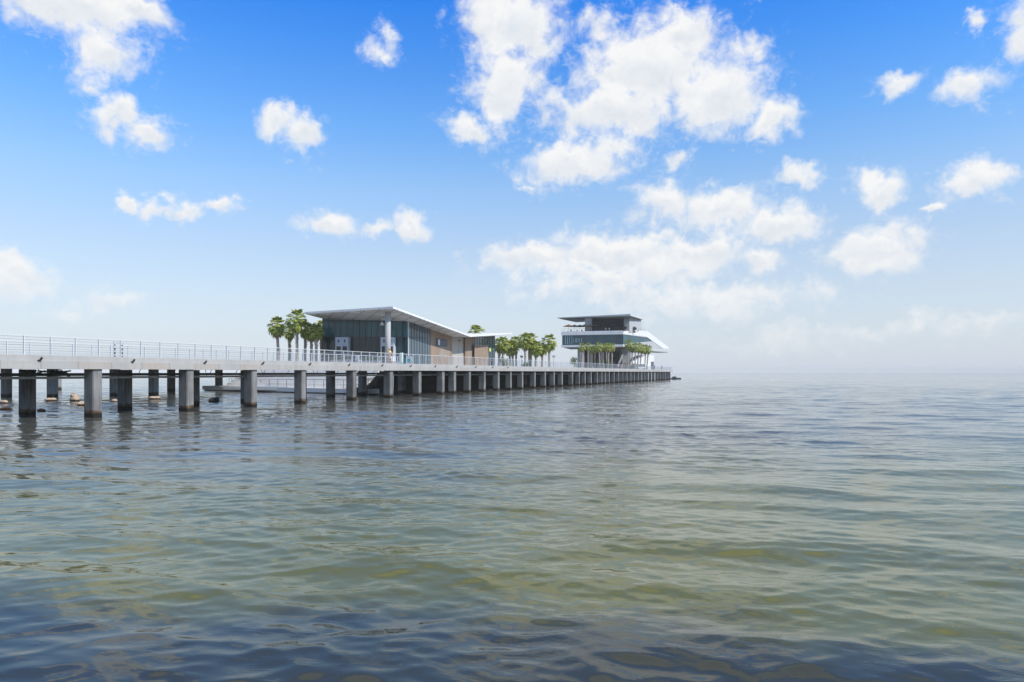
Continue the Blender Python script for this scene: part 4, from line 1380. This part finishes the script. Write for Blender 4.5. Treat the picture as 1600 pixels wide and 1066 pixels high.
# ------------------------------------------------------------------ people
def skin_mesh(name, joints, bones, radii, m, parent, sub=1):
    me = bpy.data.meshes.new(name)
    me.from_pydata(joints, bones, [])
    o = bpy.data.objects.new(name, me); C.objects.link(o)
    md = o.modifiers.new('skin', 'SKIN')
    for i, r in enumerate(radii):
        sv_ = me.skin_vertices[0].data[i]
        sv_.radius = (r, r) if not isinstance(r, tuple) else r
        sv_.use_root = (i == 0)
    md.use_smooth_shade = True
    s2 = o.modifiers.new('sub', 'SUBSURF'); s2.levels = sub; s2.render_levels = sub
    dg = bpy.context.evaluated_depsgraph_get()
    nm = bpy.data.meshes.new_from_object(o.evaluated_get(dg))
    o.modifiers.clear(); o.data = nm
    nm.name = name
    nm.materials.clear(); nm.materials.append(m)
    nm.polygons.foreach_set('use_smooth', [True] * len(nm.polygons))
    o.parent = parent
    return o
def flatm(n, c): return mat(n, c, .8, spec=.25)
M['skin1'] = flatm('skin_light', (.52, .31, .22)); M['skin2'] = flatm('skin_tan', (.36, .20, .13))
M['hair'] = flatm('dark_hair', (.018, .013, .010))
def person(loc, heading, lab, top, bottom, skin='skin1', pose='stand', hgt=1.68, long_leg=False, grp='people on the pier', detail=True):
    """heading: direction faced, radians. Local axes: x right, y forward."""
    o = thing('person', loc, lab, 'person', grp)
    o.rotation_euler = (0, 0, heading - math.pi / 2)
    s = hgt / 1.68
    def J(*p): return tuple(q * s for q in p)
    st_ = .16 if pose == 'walk' else .02
    joints = [J(0, 0, .88), J(0, 0, 1.08), J(0, .01, 1.30), J(0, .0, 1.42), J(0, .015, 1.50), J(0, .03, 1.585), J(0, .02, 1.66),
              J(.09, 0, .82), J(.10, st_ * .7 + .02, .46), J(.10, st_ * .55, .08), J(.11, st_ * .55 + .14, .03),
              J(-.09, 0, .82), J(-.10, -st_ * .4 + .02, .46), J(-.10, -st_ * 1.2, .09), J(-.11, -st_ * 1.2 + .14, .03)]
    radii = [.135, .115, .13, .075, .052, .085, .062, .085, .062, .042, .032, .085, .062, .042, .032]
    bones = [(0, 1), (1, 2), (2, 3), (3, 4), (4, 5), (5, 6), (0, 7), (7, 8), (8, 9), (9, 10), (0, 11), (11, 12), (12, 13), (13, 14)]
    for sx in (1, -1):
        if pose == 'hold':
            arm = [J(.17 * sx, 0, 1.38), J(.23 * sx, .03, 1.13), J(.10 * sx, .24, 1.22)]
            hand = J(.035 * sx, .30, 1.26)
        else:
            f_ = (.12 if pose == 'walk' else .03) * sx
            arm = [J(.17 * sx, 0, 1.38), J(.22 * sx, -f_ * .4, 1.12), J(.23 * sx, .05 - f_, .88)]
            hand = J(.225 * sx, .07 - f_, .79)
        i0 = len(joints)
        joints += arm + [hand]
        radii += [.058, .042, .03, .026]
        bones += [(2, i0), (i0, i0 + 1), (i0 + 1, i0 + 2), (i0 + 2, i0 + 3)]
        # fingers and thumb
        if detail:
            hv = (Vector(hand) - Vector(arm[2])).normalized()
            lat = Vector((0, 0, 1)).cross(hv)
            lat = lat.normalized() if lat.length > .1 else Vector((0, 1, 0))
            for j in range(5):
                off = lat * ((j - 1.5) * .018) if j < 4 else lat * -.05
                L_ = (.07, .08, .075, .06, .045)[j]
                i1 = len(joints)
                t0 = Vector(hand) + off * .9 + hv * (.03 if j < 4 else -.01)
                joints += [tuple(t0), tuple(t0 + hv * L_ * .6 + Vector((0, 0, -.008))), tuple(t0 + hv * L_ + Vector((0, 0, -.03)))]
                radii += [.010, .009, .008]
                bones += [(i0 + 3, i1), (i1, i1 + 1), (i1 + 1, i1 + 2)]
    body = skin_mesh('body', joints, bones, [(r * s) for r in radii], M[skin], o)
    # face: nose, eyes and mouth are pressed on as small features of the head mesh region
    k = joints
    sj = [k[0], k[1], k[2], k[3]]
    sa = []
    ai = 15
    step = 4 + (15 if detail else 0)
    skin_mesh('shirt', [J(0, 0, .90), J(0, 0, 1.08), J(0, .01, 1.30), J(0, .005, 1.41)] + [k[ai], tuple(Vector(k[ai]).lerp(Vector(k[ai + 1]), .6))] + [k[ai + step], tuple(Vector(k[ai + step]).lerp(Vector(k[ai + step + 1]), .6))],
              [(0, 1), (1, 2), (2, 3), (2, 4), (4, 5), (2, 6), (6, 7)], [.158 * s, .14 * s, .152 * s, .085 * s, .075 * s, .06 * s, .075 * s, .06 * s], top, o)
    fl_ = 1.0 if long_leg else .45
    def leg(a, b, c_):
        m_ = Vector(k[a]).lerp(Vector(k[b]), 1.0 if long_leg else .62)
        return [k[a], tuple(m_)] + ([tuple(Vector(k[b]).lerp(Vector(k[c_]), .92))] if long_leg else [])
    l1, l2 = leg(7, 8, 9), leg(11, 12, 13)
    js = [J(0, 0, .93)] + l1 + l2
    n1 = len(l1)
    bs = [(0, 1)] + [(i, i + 1) for i in range(1, n1)] + [(0, n1 + 1)] + [(n1 + i, n1 + i + 1) for i in range(1, n1)]
    rs = [.155 * s] + [.105 * s, .09 * s, .062 * s][:n1] + [.105 * s, .09 * s, .062 * s][:n1]
    skin_mesh('trousers' if long_leg else 'shorts', js, bs, rs, bottom, o)
    skin_mesh('hair', [J(0, -.005, 1.625), J(0, -.035, 1.575), J(0, -.06, 1.46)] if detail else [J(0, -.005, 1.625), J(0, -.03, 1.58)],
              [(0, 1), (1, 2)] if detail else [(0, 1)], [.088 * s, .088 * s, .05 * s] if detail else [.088 * s, .08 * s], M['hair'], o)
    if detail:
        q = MB()
        for sx in (-1, 1): q.box(J(.032 * sx, .108, 1.60), (.012, 0, 0), (0, .004, 0), (0, 0, .007))
        q.box(J(0, .112, 1.535), (.022, 0, 0), (0, .004, 0), (0, 0, .005))
        e = q.build('eyes_and_mouth', M['hair']); e.parent = o
        q = MB(); q.tube([J(0, .105, 1.60), J(0, .128, 1.565)], [.008, .014], 6); e = q.build('nose', M[skin]); e.parent = o
    return o
yel = flatm('yellow_cotton', (.72, .55, .20)); blush = flatm('pale_pink_cotton', (.72, .55, .52)); whi = flatm('white_cotton', (.75, .75, .74))
navy = flatm('navy_cotton', (.03, .04, .07)); red = flatm('red_cotton', (.45, .09, .08)); grn = flatm('grey_cotton', (.16, .17, .18))
person(stand(609, .95), rad(-20), 'dark haired person in yellow top and pale shorts by the round column', yel, blush, 'skin1', 'hold', 1.72)
person(stand(766.5, 3.5), rad(80), 'person in dark clothes behind the railing by the yellow green round sign', navy, navy, 'skin2', 'walk', 1.72, True, detail=False)
person(at(966, 207, z=Z_DECK), rad(-90), 'person in a white shirt and red trousers before the dark tower hall', whi, red, 'skin2', 'walk', 1.75, True, detail=False)
person(at(971, 208, z=Z_DECK), rad(-60), 'person in a red top at the foot of the slanted tower stair', red, grn, 'skin1', 'stand', 1.7, True, detail=False)
person(at(1022.5, 232, z=Z_DECK), rad(-90), 'person in grey at the right corner of the tower', grn, navy, 'skin2', 'stand', 1.75, True, detail=False)
person(at(1034, 240, z=Z_DECK), rad(0), 'person in dark clothes alone near the tip of the pier', navy, navy, 'skin2', 'stand', 1.75, True, detail=False)
person(at(946.6, 219.8, z=zr0), rad(-90), 'left one of two people in white shirts at the terrace bar', whi, navy, 'skin1', 'stand', 1.7, True, 'people on the terrace', False)
person(at(952, 219.8, z=zr0), rad(-100), 'right one of two people in white shirts at the terrace bar', whi, grn, 'skin2', 'stand', 1.75, True, 'people on the terrace', False)
planter(533, 9.6, 'long low planter under the left entrance of the pavilion')
planter(575, 9.4, 'long low planter between the two pavilion entrances', 3.0)

# ------------------------------------------------------------------ sea haze
def build_haze():
    bm = bmesh.new()
    bmesh.ops.create_cube(bm, size=1)
    bmesh.ops.scale(bm, vec=(24000, 24000, 27), verts=bm.verts)
    bmesh.ops.translate(bm, vec=(0, 0, 12.0), verts=bm.verts)
    me = bpy.data.meshes.new("haze"); bm.to_mesh(me); bm.free()
    o = bpy.data.objects.new("haze", me); C.objects.link(o)
    m = bpy.data.materials.new("haze"); m.use_nodes = True
    t = NT(m.node_tree); t.n.clear()
    out = t.new('ShaderNodeOutputMaterial')
    v = t.new('ShaderNodeVolumePrincipled')
    v.inputs['Color'].default_value = (1.0, .985, .955, 1)
    v.inputs['Density'].default_value = 0.00024
    v.inputs['Anisotropy'].default_value = -0.2
    t.l.new(v.outputs[0], out.inputs['Volume'])
    me.materials.append(m)
    tag(o, kind='stuff')
build_haze()
